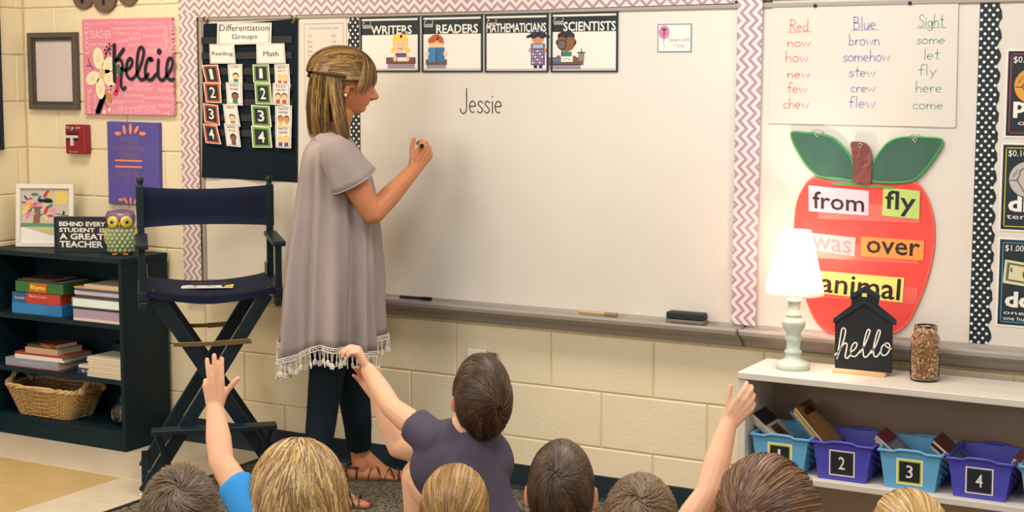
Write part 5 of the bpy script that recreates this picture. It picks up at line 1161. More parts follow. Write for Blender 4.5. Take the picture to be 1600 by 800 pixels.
def hand(bb,W,d,n,t,H,curls,spread=(8,2,-3,-9),thumb=((.55,.25,-.2),(25,20)),wr=None,thick=1.0,nails=None):
    """palm and five fingers. W wrist, d towards the fingers, n out of the back of the hand, t towards the thumb"""
    d=nz(d);t=nz(np.array(t,float)-d*(np.array(t)@d)); nn=np.cross(d,t); nn=nn if nn@np.array(n)>0 else -nn; W=np.array(W,float)
    off=(.155,.055,-.045,-.135); kn=(.49,.515,.49,.45); Ls=(.40,.44,.41,.32); rr_=(.055,.057,.054,.048)
    base_off=(.09,.03,-.03,-.08)
    for i in range(4):
        K=W+d*kn[i]*H+t*off[i]*H+nn*(.01*H if i in(1,2) else 0)
        bb.cap(W+t*base_off[i]*H+d*.03*H,K,.070*H*thick,.058*H*thick,n=12)
        a=math.radians(spread[i]); dd=nz(d*math.cos(a)+t*math.sin(a)); p=K; cu=0; L=Ls[i]*H; r=rr_[i]*H
        for k,fr in enumerate((.44,.31,.25)):
            cu+=math.radians(curls[i][k]); v=dd*math.cos(cu)-nn*math.sin(cu); q=p+v*L*fr; bb.cap(p,q,r*(1-.07*k),r*(.94-.08*k),n=12); p=q
            if k==2 and nails is not None:
                up=dd*math.sin(cu)+nn*math.cos(cu); nails.ell(q-v*.004+up*r*.62,(r*.95,r*.62,r*.28),R=np.stack([v,np.cross(up,v),up],1),nu=10,nv=6)
    bb.cap(W+t*.07*H,W+d*.22*H+t*.15*H-nn*.03*H,.075*H,.072*H,n=12)
    tv=nz(d*thumb[0][0]+t*thumb[0][1]+nn*thumb[0][2]); p=W+d*.18*H+t*.13*H-nn*.02*H
    bend=nz(d*.8-t*.5-nn*.1) ; r=.062*H
    for k,fr in enumerate((.17,.15,.13)):
        q=p+tv*fr*H; bb.cap(p,q,r*(1-.08*k),r*(.92-.08*k),n=12); p=q
        if k<2: a=math.radians(thumb[1][k]); tv=nz(tv*math.cos(a)+bend*math.sin(a))
    return W
# ---------------------------------------------------------------- hair
def ribbons(name,strands,widths,cols,parent,C0,m,world=True,label=None):
    """many fine tapering locks as one mesh; strands: list of (k,3) arrays in world space"""
    vs=[];fs=[];cs=[];o=0; C0=np.array(C0)
    for S,w_,c in zip(strands,widths,cols):
        k=len(S); T=np.gradient(S,axis=0); N=S-C0; N=N/np.maximum(1e-6,np.linalg.norm(N,axis=1,keepdims=True)); B=np.cross(T,N); B/=np.maximum(1e-9,np.linalg.norm(B,axis=1,keepdims=True))
        tp=np.interp(np.linspace(0,1,k),[0,.15,.7,1],[.5,1,.8,.06])[:,None]*w_/2
        vs.append(np.stack([S-B*tp,S+B*tp],1).reshape(-1,3)); cs.append(np.repeat(c[None],2*k,0))
        fs+= [(o+2*i,o+2*i+1,o+2*i+3,o+2*i+2) for i in range(k-1)]; o+=2*k
    V=np.concatenate(vs); Cc=np.concatenate(cs)
    if parent is not None and world: Bm=np.linalg.inv(base(parent)); V=V@Bm[:3,:3].T+Bm[:3,3]
    me=bpy.data.meshes.new(name); me.from_pydata(V.tolist(),[],fs); me.materials.append(m); me.polygons.foreach_set('use_smooth',[True]*len(fs))
    at=me.color_attributes.new('tint','FLOAT_COLOR','POINT'); at.data.foreach_set('color',np.concatenate([Cc,np.ones((len(Cc),1))],1).astype(np.float32).ravel())
    ob=bpy.data.objects.new(name,me); COL.objects.link(ob); ob.parent=parent; ob['kind']='stuff'
    if label: ob['label']=label
    return ob
m_hair=mat('hair_strands','6b5236',.48,attr='tint',spec=.45)
def pal(hexes,n,seed=0,D=None):
    """strand colours: natural lighter and darker locks"""
    r=np.random.RandomState(seed); L=np.array(sorted([lin(h)[:3] for h in hexes],key=sum)); m=len(L)-1
    v=.5+.28*r.randn(n)
    if D is not None: D=np.array(D); a=np.arctan2(D[:,1],D[:,0]+.2); v=.5+.22*np.sin(a*9+seed+2*D[:,2])+.18*np.sin(a*23+D[:,2]*5)+.10*np.sin(a*47+D[:,0]*9)+.22*r.randn(n)
    v=np.clip(v,0,1)*m; i=np.minimum(v.astype(int),m-1); f_=(v-i)[:,None]; return (L[i]*(1-f_)+L[i+1]*f_)*r.uniform(.9,1.1,(n,1))
def scalp(hd,hr,parent,m_cap,fmask,zmin=-.5):
    """the skull cap under the locks"""
    C0,R=hd['C'],hd['R']; nu,nv=40,28; vs=[];keep=[]
    for i in range(nv+1):
        ph=math.pi*i/nv
        for j in range(nu):
            a=2*math.pi*j/nu; d=np.array([math.sin(ph)*math.cos(a),math.sin(ph)*math.sin(a),-math.cos(ph)]); vs.append(C0+R@(d*hr*.985+HOFF*hd['H'])); keep.append(fmask(d,.0))
    fs=[(i*nu+j,i*nu+(j+1)%nu,(i+1)*nu+(j+1)%nu,(i+1)*nu+j) for i in range(nv) for j in range(nu)]; fs=[f for f in fs if sum(keep[k] for k in f)>=3]
    mb=MB(); mb.add(vs,fs,True); return obj('hair_base',mb,m_cap,parent,True)
HOFF=np.array([-.03,0,.06])
def hmask(d,e=0):
    """hair grows here (head frame: x face, z up)"""
    x,y,z=d
    if z>.62-.0: return True
    if x>.42 and z<.62-(.42-x)*.0: return x<.42+.0 or z>.55+.0
    if x>.1: return z>.12+ (x-.1)*1.2
    if x>-.25: return z>-.10 or (x<-.05 and z>-.35)
    return z>-.62
def sample_dirs(n,mask,r):
    out=[]
    while len(out)<n:
        d=r.normal(size=3); d/=np.linalg.norm(d)
        if mask(d): out.append(d)
    return np.array(out)
def short_hair(hd,parent,hexes,capc,n=2600,crown=(-.55,.1,.85),L=.045,lift=.07,spiky=0,seed=1,scale=(.52,.415,.53),swirl=.35,wid=.0019,label=None):
    n=int(n*2.0); r=np.random.RandomState(seed); H=hd['H']; hr=np.array(scale)*H; cr=nz(crown); scalp(hd,hr,parent,mat('hair_cap_'+capc,capc,.8),hmask)
    D=sample_dirs(n,hmask,r); st=[]
    for d in D:
        p=d.copy(); k=7; pts=[]; cs=d@cr; 
        lr=L*(1+.3*r.randn()); near=max(0,(cs-.9)*10)
        for i in range(k):
            u=i/(k-1); away=p-cr*(p@cr); away=away/max(.15,np.linalg.norm(away)); sw=np.cross(cr,away)*swirl; dn=np.array([0,0,-1.0])*.25; fwd=(np.array([.45,0,.0]) if p[2]>.2 else 0)+.22*np.array([math.sin(d[1]*8+seed),math.sin(d[0]*9+d[2]*6),math.sin(d[1]*7+d[0]*5)])
            tv=away+sw+dn+fwd; tv=tv-p*(tv@p); tv/=max(1e-6,np.linalg.norm(tv)); 
            if i: p=p+tv*(lr/H/.47)/(k-1)+r.randn(3)*.012; p/=np.linalg.norm(p)
            lf=1+lift*(1-.75*abs(p[1])**2)*(.35+u*.65)*(1+.6*math.sin(d[0]*9+d[1]*7+d[2]*5)*.5+.3*math.sin(d[1]*21+d[0]*13))+spiky*u*(.5+r.rand()*.5)*(1 if d[2]>.3 else .2)
            pts.append(hd['C']+hd['R']@(p*hr*lf+HOFF*H))
        st.append(np.array(pts))
    ribbons('hair',st,r.uniform(.7,1.3,n)*wid,pal(hexes,n,seed,D),parent,hd['C'],m_hair,label=label)
def shade(D,cr): 
    a=np.arctan2(D[:,1],D[:,0]+.3); return 1+.16*np.sin(a*11+D[:,2]*6)
def long_hair(hd,parent,hexes,capc,n=2600,part=0.0,drop=.20,seed=2,scale=(.55,.44,.56),wid=.0022,out=1.06,wave=.006,label=None,mask=None,gather=None):
    n=int(n*1.7); r=np.random.RandomState(seed); H=hd['H']; hr=np.array(scale)*H; scalp(hd,hr,parent,mat('hair_cap_'+capc,capc,.8),hmask); mask=mask or (lambda d: hmask(d) and d[2]>-.35)
    D=sample_dirs(n,mask,r); st=[]; DD=[]
    for q,d in enumerate(D):
        p=d.copy(); pts=[]; side=math.tanh((d[1]-part-.12*math.sin(d[0]*4))*2.2+.25*r.randn()); lay=1+.05*r.rand()+.05*(1-d[2]); dz=0; k=16; ph=r.rand()*6.28; pos=None; L=(1.25+.3*r.rand())
        for i in range(k):
            if p[2]>-.15:
                tv=np.array([-.45 if p[0]<.3 else .25,side*.9,-.65]); tv=tv-p*(tv@p); tv/=max(1e-6,np.linalg.norm(tv)); pts.append(hd['C']+hd['R']@(p*hr*lay*(1+.05*math.sin(i*.5))+HOFF*H)); p=p+tv*.16+r.randn(3)*.0035; p/=np.linalg.norm(p); pos=None
            else:
                if pos is None: pos=hd['C']+hd['R']@(p*hr*lay*out+HOFF*H)*1.0; p0=hd['R']@(p*np.array([1,1,0])); hh=nz(p0)
                dz=dz+.022; w_=wave*math.sin(dz*40+ph); P_=pos+hh*(w_+.018*math.sin(min(1.57,dz*12)))+np.array([0,0,-dz]); pts.append(P_)
                if dz>drop*(.75+.35*r.rand()): break
        if len(pts)>3: st.append(np.array(pts)); DD.append(d)
    n2=len(st); ribbons('hair',st,r.uniform(.7,1.4,n2)*wid,pal(hexes,n2,seed,DD),parent,hd['C'],m_hair,label=label)
def tied_hair(hd,parent,hexes,capc,tie,n=2400,tail=.16,seed=3,scale=(.53,.43,.54),wid=.0021,puff=.08,taildir=(-.5,0,-1),ntail=700,label=None):
    """hair drawn back to a tie and hanging as a tail"""
    n=int(n*1.8); r=np.random.RandomState(seed); H=hd['H']; hr=np.array(scale)*H; scalp(hd,hr,parent,mat('hair_cap_'+capc,capc,.8),hmask); tie=nz(tie); D=sample_dirs(n,hmask,r); st=[]
    for d in D:
        om=math.acos(max(-.999,min(.999,d@tie))); k=12; u1=.55+.45*r.rand() if om>1.0 else 1; pts=[]; a=r.randn(3)*.05; lf=r.rand()
        for i in range(k):
            u=i/(k-1)*u1; p=(math.sin((1-u)*om)*d+math.sin(u*om)*tie)/math.sin(om) if om>.02 else tie; p=nz(p+a*math.sin(math.pi*i/(k-1))); h=1+puff*math.sin(math.pi*min(1,i/(k-1)))*(.4+.6*lf)+.02+.02*math.sin(d[1]*25+d[0]*14)
            pts.append(hd['C']+hd['R']@(p*hr*h+HOFF*H))
        st.append(np.array(pts))
    T0=hd['C']+hd['R']@(tie*hr*1.03+HOFF*H); td=nz(hd['R']@np.array(taildir,float)); 
    for q in range(ntail):
        a=r.rand()*6.28; rad=.022*math.sqrt(r.rand()); u=nz(np.cross(td,hd['R'][:,1])); v=hd['R'][:,1]; k=9; L=tail*(.7+.4*r.rand()); pts=[]; o=hd['R']@(tie*.03)
        for i in range(k):
            w_=i/(k-1); b=rad*(.35+1.3*math.sin(min(2.4,w_*2.6))); pts.append(T0+o*math.sin(w_*2.2)*1.2+np.array([0,0,-1])*L*w_**1.1+u*math.cos(a)*b+v*math.sin(a)*b)
        st.append(np.array(pts))
    n2=len(st); ribbons('hair',st,r.uniform(.7,1.3,n2)*wid,pal(hexes,n2,seed,list(D)+[d for d in r.normal(size=(ntail,3))]),parent,hd['C'],m_hair,label=label)
    tb=MB(); tb.tube([T0+(u*math.cos(a)+v*math.sin(a))*.013 for a in np.linspace(0,6.28,13)],.005,7); obj('hair_tie',tb,m_black,parent,True)
# ---------------------------------------------------------------- children sitting on the carpet
def wrinkle(am,fr,seed):
    r=np.random.RandomState(seed); K=r.normal(size=(5,3))*fr; ph=r.rand(5)*6.28
    return lambda X: am*np.sin((X@K.T)+ph+1.5*np.sin(X@(K[::-1]*.5).T)).sum(1)/2.2
def child(label,top,heading,shirt,skin='dba27e',H=.205,hair=None,armL=None,armR=None,pitch=0,turn=0,pants='2c3140',voxel=.006,sleeve=.55,eyec='5a4636',lean=(0,0),category='person',spots=()):
    """top = world point of the top of the head. heading: angle the chest faces. armL/armR: (shoulder, elbow, wrist, hand-kwargs)"""
    top=np.array(top,float); f=np.array([math.cos(heading),math.sin(heading),0]); l=np.array([-f[1],f[0],0]); u=np.array([0,0,1.0])
    hf=np.array([math.cos(heading+turn)*math.cos(pitch),math.sin(heading+turn)*math.cos(pitch),math.sin(pitch)]); hu=np.array([-math.cos(heading+turn)*math.sin(pitch),-math.sin(heading+turn)*math.sin(pitch),math.cos(pitch)])
    C0=top-u*.545*H; O=C0-f*.01; O=np.array([O[0],O[1],0]); t=thing('person',label,category,(O[0],O[1],.008),heading)
    neck=C0-hu*.36*H-hf*.06*H; zs=C0[2]-.72*H; ch=O+f*(.0)+u*(zs-.06); pel=O-f*.04+u*.105
    sh={s:O+l*s*.108+u*(zs-.025) for s in (1,-1)}
    bb=BB(); hd=head(bb,C0,hf,hu,H); bb.chain([neck,O+u*(zs-.0)],[.043,.048]); 
    bb.blob(ch-u*.03,(.070,.105,.10),f); bb.blob((ch+pel)/2,(.075,.095,.14),f); bb.blob(pel,(.085,.115,.08),f)
    tb=BB(); tb.blob(ch-u*.03,(.085,.120,.115),f); tb.blob((ch+pel)/2,(.088,.108,.16),f); tb.blob(pel+u*.02,(.098,.122,.085),f); tb.cap(O+l*.100+u*(zs-.02),O-l*.100+u*(zs-.02),.046,.046); tb.cap(O+u*(zs-.05),neck*.35+(O+u*zs)*.65+u*.005,.085,.052,c1=False)
    pb=BB(); nail=BB()
    for s,arm in ((1,armL),(-1,armR)):
        if arm: S,E,W,hk=arm; S=np.array(S);E=np.array(E);W=np.array(W)
        else: S=sh[s]; E=O+l*s*.135+f*.04+u*(zs-.20); W=O+l*s*.10+f*.17+u*.17; hk=None
        bb.chain([S,S*.5+E*.5,E,E*.55+W*.45,W],[.036,.034,.028,.029,.020]); 
        if hk: hand(bb,W,nails=None,**hk)
        else: hand(bb,W,f*.6-l*s*.6-u*.3,u,f,.13,[(30,30,20)]*4)
        e2=S+(E-S)*sleeve; tb.cap(sh[s],S,.048,.048); tb.cap(S,e2,.049,.042,c1=False); bb.cap(sh[s],S,.036,.036)
        Kn=O+l*s*.135+f*.18+u*.085; An=O-l*s*.03+f*(.20 if s>0 else .15)+u*.045; pb.chain([pel+l*s*.06,Kn,An],[.080,.055,.038]); bb.chain([pel+l*s*.06,Kn,An],[.06,.045,.030])
        bb.chain([An,An+l*(-s)*.10+f*.02-u*.005],[.028,.022])
    pb.blob(pel,(.100,.125,.083),f)
    P=hd['P']; spots=list(spots)+[(P(-.02,.36,-.02),.030,'e08a70',.6),(P(-.02,-.36,-.02),.030,'e08a70',.6),(P(.42,0,-.28),.014,'c0685c',.8)]
    fuse('body',bb,m_skin,t,voxel,2 if voxel<.004 else 3,tinter(skin,spots))
    fuse('shirt',tb,mat('shirt_'+shirt,shirt,.85,bump=.15,bscale=300,spec=.15),t,.0065,6,wr=wrinkle(.0022,38,len(label)))
    fuse('trousers',pb,mat('cloth_'+pants,pants,.85,spec=.15),t,.009,4)
    eyes(hd,t,eyec)
    if hair: hair(hd,t)
    return t,hd,O
NORTH=math.radians(118)
# 1 spiky brown haired boy at the lower left
child('child with short spiky brown hair at the bottom left, seen from behind',at_d(280,742,3.03),math.radians(112),'3b3f4a',hair=lambda h,t: short_hair(h,t,['6f5a44','58452f','7d6850','463525'],'4a3a29',n=3000,crown=(-.45,-.25,.8),L=.042,lift=.08,spiky=.14,seed=5,scale=(.52,.42,.53)),H=.166,pitch=.05)
# 2 blond girl with the raised left hand
c2=at_d(466,702,3.34)
sh2=at_d(402,812,3.30); el2=at_d(346,722,3.36); wr2=at_d(336,640,3.44)
child('child with long blond hair in a blue T-shirt, raising one hand',c2,math.radians(118),'3c93d6',hair=lambda h,t: long_hair(h,t,['c29d66','a9834f','d8ba86','8a6a40','6f5436'],'86683f',n=5200,drop=.24,seed=6,wid=.0024,part=-.05,scale=(.56,.47,.57)),
    armL=(sh2,el2,wr2,dict(d=_u2*1.0-_r2*.08,n=-_fw,t=_r2,H=.130,curls=[(6,6,4),(2,4,4),(8,6,6),(62,40,20)],spread=(3,0,-6,-14),thumb=((.80,.62,-.1),(-6,-4)))),H=.21,pitch=-.05,voxel=.003,sleeve=.66,pants='39435a',skin='dfa884')
# 4 girl with smooth highlighted hair
child('child with smooth light brown highlighted hair at the bottom centre, below the reaching boy',at_d(711,733,3.34),math.radians(112),'7a3f48',hair=lambda h,t: tied_hair(h,t,['a9803f','8a6534','6b4c28','c39a55','7a5a30'],'5e4426',(-.75,0,-.35),n=2800,seed=8,puff=.03,scale=(.52,.41,.53)),H=.18)
# 5 dark haired boy, orange collar
child('child with neat dark brown hair and an orange collar, right of the reaching boy',at_d(877,697,3.50),math.radians(113),'d9773a',hair=lambda h,t: short_hair(h,t,['4a3626','3a2a1c','5c4631','2b1f15','6a5239'],'2e2117',n=3200,crown=(-.80,.12,.45),L=.055,lift=.04,seed=9,scale=(.53,.385,.54),swirl=.25),H=.205,pitch=-.08)
# 6 short haired boy with the raised right arm
sh6=at_d(1068,835,3.15); el6=at_d(1106,772,3.17); wr6=at_d(1137,664,3.24)
child('child with short light brown hair raising the right arm beside the white shelf unit',at_d(1001,752,3.22),math.radians(113),'4b5a4e',hair=lambda h,t: short_hair(h,t,['6c5138','7f6447','563f2a','8d7152'],'4a3725',n=3000,crown=(-.6,0,.7),L=.04,lift=.05,spiky=.07,seed=10,scale=(.52,.42,.53)),
    armR=(sh6,el6,wr6,dict(d=_u2*.75+_r2*.62-_fw*.05,n=-_fw-_r2*.2,t=_u2*.6-_r2*.9,H=.125,curls=[(26,26,16),(32,30,18),(38,32,20),(44,36,22)],spread=(2,0,-2,-4),thumb=((.72,.62,-.2),(10,4)))),H=.19,voxel=.003,sleeve=.12,skin='e0ac8a')
# 7 girl with brown hair tied back
child('child with reddish brown hair tied back, in front of the bin labelled 1',at_d(1200,730,2.97),math.radians(125),'8a4f5a',hair=lambda h,t: tied_hair(h,t,['6b4630','543521','7f5a3c','90694a','472c1c'],'4a2f1f',(-.70,.62,.15),n=3600,seed=12,puff=.10,scale=(.57,.49,.56),tail=.2),H=.200,turn=-.1)
# 8 blond child at the lower right
child('child with tied blond hair at the bottom right, in front of the bin labelled 3',at_d(1420,775,3.25),math.radians(120),'7f8fae',hair=lambda h,t: tied_hair(h,t,['c9a468','b08a50','ddbf8a','9a7542'],'94713f',(-.75,0,.1),n=2800,seed=13,puff=.05,scale=(.53,.43,.53)),H=.20)
# ---------------------------------------------------------------- 3 reaching boy
def reaching_boy():
    D=3.93; top=at_d(770,575,D); f=nz(np.array([-.62,.78,0])); head_f=nz(np.array([-.66,.62,.52])); l=np.array([-f[1],f[0],0]); u=np.array([0,0,1.0])
    C0=at_d(752,622,D); O=np.array([C0[0]+.03,C0[1]-.02,0]); O=at_d(728,760,D-.02); O=np.array([O[0],O[1],0])
    t=thing('person','child in a grey purple T-shirt reaching both arms up towards the woman','person',(O[0],O[1],.008),math.atan2(f[1],f[0]))
    hu=nz(np.array([.30,-.30,.85])); shL=at_d(662,676,D+.03); shR=at_d(690,712,D+.16); mid=at_d(722,690,D+.05); 
    bb=BB(); hd=head(bb,C0,head_f,hu,.188); neck=C0-hd['R'][:,2]*.07-hd['R'][:,0]*.01; nb=at_d(728,672,D+.02); bb.chain([neck,nb],[.045,.050])
    hip=at_d(748,835,D+.02); ch=at_d(722,728,D+.04)
    bb.blob(ch,(.08,.12,.11),f,(.2,0,1)); bb.chain([ch,hip],[.09,.10])
    elL=at_d(612,637,D+.10); wrL=at_d(575,578,D+.20)
    bb.chain([shL,shL*.45+elL*.55,elL,elL*.55+wrL*.45,wrL],[.037,.034,.029,.029,.021])
    elR=at_d(622,700,D+.22); wrR=at_d(590,622,D+.27)
    bb.chain([shR,shR*.4+elR*.6,elR,elR*.55+wrR*.45,wrR],[.036,.032,.029,.029,.020])
    hand(bb,wrL,_u2*.85-_r2*.42-_fw*.1,_u2*.4+_r2*.6-_fw*.7,_fw+_u2*.3,.128,[(52,34,18),(58,36,18),(64,36,18),(70,36,20)],spread=(4,1,-3,-8),thumb=((.7,.45,-.5),(16,16)))
    hand(bb,wrR,_u2*.85-_r2*.50,_fw*1.0+_u2*.2,_r2*.9+_u2*.5,.128,[(18,16,10),(18,16,12),(20,18,12),(22,18,12)],spread=(6,1,-4,-10),thumb=((.9,.6,-.1),(4,4)))
    # legs: kneeling low, one knee up
    kn=at_d(655,745,D+.20); kn[2]=max(kn[2],.0); an=np.array([kn[0]+.03,kn[1]-.02,.05]); bb.chain([hip+f*.02,kn,an],[.075,.050,.034]); bb.chain([an,an+f*.11-u*.01],[.032,.022])
    kn2=O+l*-.10+f*.22+u*.08; an2=O-f*.12-l*.10+u*.05; bb.chain([hip-l*.06,kn2,an2],[.072,.050,.034]); bb.chain([an2,an2-f*.11],[.032,.022])
    P=hd['P']
    fuse('body',bb,m_skin,t,.003,2,tinter('e0ac8a',[(P(-.02,.36,-.02),.035,'e07c62',.75),(P(-.02,-.36,-.02),.03,'e07c62',.75),(P(.3,.25,-.2),.03,'dd8f74',.5),(wrR+nz(_u2*.85-_r2*.5)*.11,.05,'de8f76',.55)]))
    tb=BB(); tb.blob(ch,(.095,.140,.125),f,(.2,0,1)); tb.chain([ch,hip],[.110,.125]); tb.cap(shL,shR,.052,.050); tb.cap(nb-u*.05,nb+ (neck-nb)*.25,.085,.053,c1=False)
    tb.cap(at_d(700,690,D+.02),at_d(738,684,D+.04),.062,.062)
    tb.cap(shL+ (shL-elL)*.25,shL+(elL-shL)*.30,.053,.052,c1=False); tb.cap(shR,shR+(elR-shR)*.25,.052,.045,c1=False); tb.cap(hip,hip-u*.03+l*.0,.13,.13)
    fuse('shirt',tb,mat('shirt_grape','57505f',.85,bump=.15,bscale=300,spec=.15,var='514a59',vscale=9),t,.0055,6,wr=wrinkle(.0042,24,4))
    pb=BB(); pb.blob(hip-u*.02,(.125,.145,.10),f); pb.chain([hip-l*.06,hip*.45+kn2*.55],[.085,.07]); pb.chain([hip+f*.03,hip*.6+kn*.4],[.088,.075],c1=False); fuse('shorts',pb,mat('cloth_shorts','2a3348',.85,spec=.15),t,.008,4)
    eyes(hd,t)
    short_hair(hd,t,['4a3425','3a2719','5d4430','2a1c12','6d5239'],'2c1e14',n=3800,crown=(-.80,-.15,.35),L=.060,lift=.09,seed=21,scale=(.54,.40,.55),swirl=.45)
    return t
reaching_boy()
# ---------------------------------------------------------------- the woman writing
TA=math.radians(35.7); TO=np.array([-.90,-.37,0]); tf=np.array([math.cos(TA),math.sin(TA),0]); trt=np.array([math.sin(TA),-math.cos(TA),0]); tu=np.array([0,0,1.0])
def tp(px,py,S=0.0):
    """point of the picture taken in the plane S metres to her right of her middle"""
    d=ray(px,py); k=((TO+trt*S-CP)@trt)/(d@trt); return CP+d*k
t=thing('person','woman with shoulder length blond brown hair in a mauve tunic writing on the whiteboard','person',(TO[0],TO[1],.008),TA)
bb=BB(); hC=tp(541,131,0); hf=nz(tf+np.array([0,0,-.10])); hd=head(bb,hC,hf,(0,0,1),.215)
bb.chain([tp(532,172),tp(516,214)],[.050,.055]); bb.chain([tp(516,214),tp(516,262)],[.055,.075])
S1_=tp(531,248,.155); E1=tp(583,334,.165); W1_=tp(646,266,.05)
S2_=tp(520,240,-.165); E2=tp(545,335,-.19); W2_=tp(565,420,-.15)
bb.blob(tp(522,280),(.085,.14,.12),tf); bb.blob(tp(518,380),(.09,.13,.20),tf); bb.blob(tp(518,480),(.11,.14,.14),tf)
bb.chain([S1_,S1_*.5+E1*.5,E1,E1*.6+W1_*.4,W1_],[.052,.047,.038,.038,.026]); bb.cap(tp(514,238,.08),S1_,.046,.046)
bb.chain([S2_,E2,W2_],[.048,.037,.026])
HD=nz(tp(672,226,.04)-W1_)
hn=nz(trt*.55-tu*.35+tf*.55)
hand(bb,W1_,HD,hn,tu*.55-tf*.62+trt*.12,.172,[(48,48,22),(52,52,24),(56,54,26),(60,54,26)],spread=(3,1,-2,-5),thumb=((.70,.50,-.35),(10,18)),thick=1.0)
hand(bb,W2_,tf*.3-tu,trt*-1,tf,.17,[(15,15,10)]*4)
# feet: near (right) foot and far (left) foot
def foot(bb,heel,toe,ank,H=.235,s=1):
    d=nz(np.array([toe[0]-heel[0],toe[1]-heel[1],0])); sd=np.cross(d,tu)*s; h=np.array([heel[0],heel[1],.036]); L=np.linalg.norm((toe-heel)[:2])
    bb.chain([ank,h+d*.05+tu*.03],[.036,.036]); bb.cap(h+d*.025,h+d*.10+tu*.0,.030,.033); bb.cap(ank,h+d*.13+tu*.0,.034,.026); bb.cap(h+d*.08-tu*.002,h+d*(L-.075)-tu*.006,.032,.026)
    bb.cap(h+d*.07+sd*.012-tu*.004,h+d*(L-.08)+sd*.022-tu*.008,.026,.022); bb.cap(h+d*.07-sd*.012-tu*.004,h+d*(L-.085)-sd*.022-tu*.008,.024,.020)
    tips=[]
    for k,(o,ln,r) in enumerate(((-.030,.0,.0125),(-.010,-.006,.0095),(.007,-.014,.009),(.022,-.024,.0085),(.035,-.034,.008))):
        p=h+d*(L-.085+ln*.6)-sd*o-tu*.008; q=h+d*(L-.012+ln)-sd*o-tu*.017; bb.cap(p,q,r*1.1,r); tips.append((q,d,r))
    return tips,d,sd,L
heN=TO+tf*-.125+trt*.175; toN=TO+tf*.120+trt*.200; heF=TO+tf*.045-trt*.165; toF=TO+tf*.272-trt*.150
aN=heN+tf*.045+tu*.105; aF=heF+tf*.045+tu*.105
tN,dN,sN,LN=foot(bb,heN,toN,aN,s=1); tF,dF,sF,LF=foot(bb,heF,toF,aF,s=-1)
hipN=TO+tf*0.0+trt*.072+tu*.70; hipF=TO+tf*.02-trt*.072+tu*.70; kN=tp(503,648,.10); kF=tp(557,650,-.10)
bb.chain([hipN,kN,kN*.5+aN*.5,aN],[.070,.042,.038,.036]); bb.chain([hipF,kF,kF*.5+aF*.5,aF],[.070,.042,.038,.036])
P=hd['P']
fuse('body',bb,m_skin,t,.0034,2,tinter('c07d56',[(P(.43,0,-.275),.013,'a85a50',.9),(P(.38,.2,-.2),.035,'c2775c',.5),(P(.38,-.2,-.2),.035,'c2775c',.5)]))
eyes(hd,t,'5f6b55')
nb_=MB(); nb_.use(mat('pink_nail','e0566e',.25,spec=.6))
for q,d,r in tN+tF: nb_.ell(q+d*r*.25+tu*r*.55,(r*.8,r*.75,r*.4),R=np.stack([d,np.cross(tu,d),tu],1),nu=10,nv=6)
obj('toenails',nb_,None,t,True,label='bright pink toenails',stuff=True)
# trousers
pb=BB(); pb.blob(TO+tu*.74+tf*.0,(.09,.13,.11),tf)
hN=aN+(kN-aN)*.16; hF=aF+(kF-aF)*.20
pb.chain([hipN,kN,kN*.45+hN*.55,hN],[.078,.056,.052,.050],c1=False); pb.chain([hipF,kF,kF*.45+hF*.55,hF],[.078,.056,.050,.046],c1=False)
fuse('trousers',pb,mat('black_trousers','131e26',.85,bump=.2,bscale=200,spec=.12),t,.006,4,wr=wrinkle(.0016,40,3))
# tunic
rows=[(212,497,545,.070,0),(216,490,549,.105,0),(222,482,553,.140,0),(232,475,560,.165,0),(246,470,568,.178,0),(262,468,574,.172,0),(285,465,580,.162,0),(315,462,584,.160,0),(350,458,586,.163,0),(390,453,588,.170,0),(430,449,590,.178,0),(470,448,587,.188,0),(505,446,588,.196,0),(532,444,587,.200,0)]
def tunic(inner=0.0,n=120):
    R_=[]
    for k,(py,xb,xf,sr,_) in enumerate(rows):
        B_=tp(xb,py); F_=tp(xf,py); c=(B_+F_)/2; fr=abs((F_-B_)@tf)/2; R_.append((c,fr-inner,sr-inner))
    return R_
TR_=tunic(); nn_=144; vs=[]; kk=len(TR_)
def rowpt(k,a,off=0):
    c,fr,sr=TR_[k]; u=k/(kk-1); am=.21*max(0,u-.10)**1.2
    fold=1+am*(math.cos(7*a+.6+u*.8)+.6*math.cos(12*a+2.1-u)+.45*math.cos(19*a+u*2))/1.2
    z=c[2]-(.030*max(0,-math.cos(a)) )*u**3+.0*math.cos(a)
    e=.86
    ca=math.copysign(abs(math.cos(a))**e,math.cos(a)); sa=math.copysign(abs(math.sin(a))**e,math.sin(a))
    p=c+tf*ca*(fr+off)*fold+trt*sa*(sr+off)*fold; p[2]=z+.02*u**2*math.cos(3*a+1)*u; return p
for k in range(kk):
    for j in range(nn_): vs.append(rowpt(k,2*math.pi*j/nn_))
mb=MB(); mb.add(vs,[(k*nn_+j,k*nn_+(j+1)%nn_,(k+1)*nn_+(j+1)%nn_,(k+1)*nn_+j) for k in range(kk-1) for j in range(nn_)],True)
m_tun=mat('mauve_gauze','a49795',.9,var='998c8a',vscale=12,bump=.4,bscale=160,spec=.1,stretch=(1,1,.25))
o=obj('tunic',mb,m_tun,t,True); md=o.modifiers.new('sub','SUBSURF'); md.levels=1; md.render_levels=1; md=o.modifiers.new('solid','SOLIDIFY'); md.thickness=.003
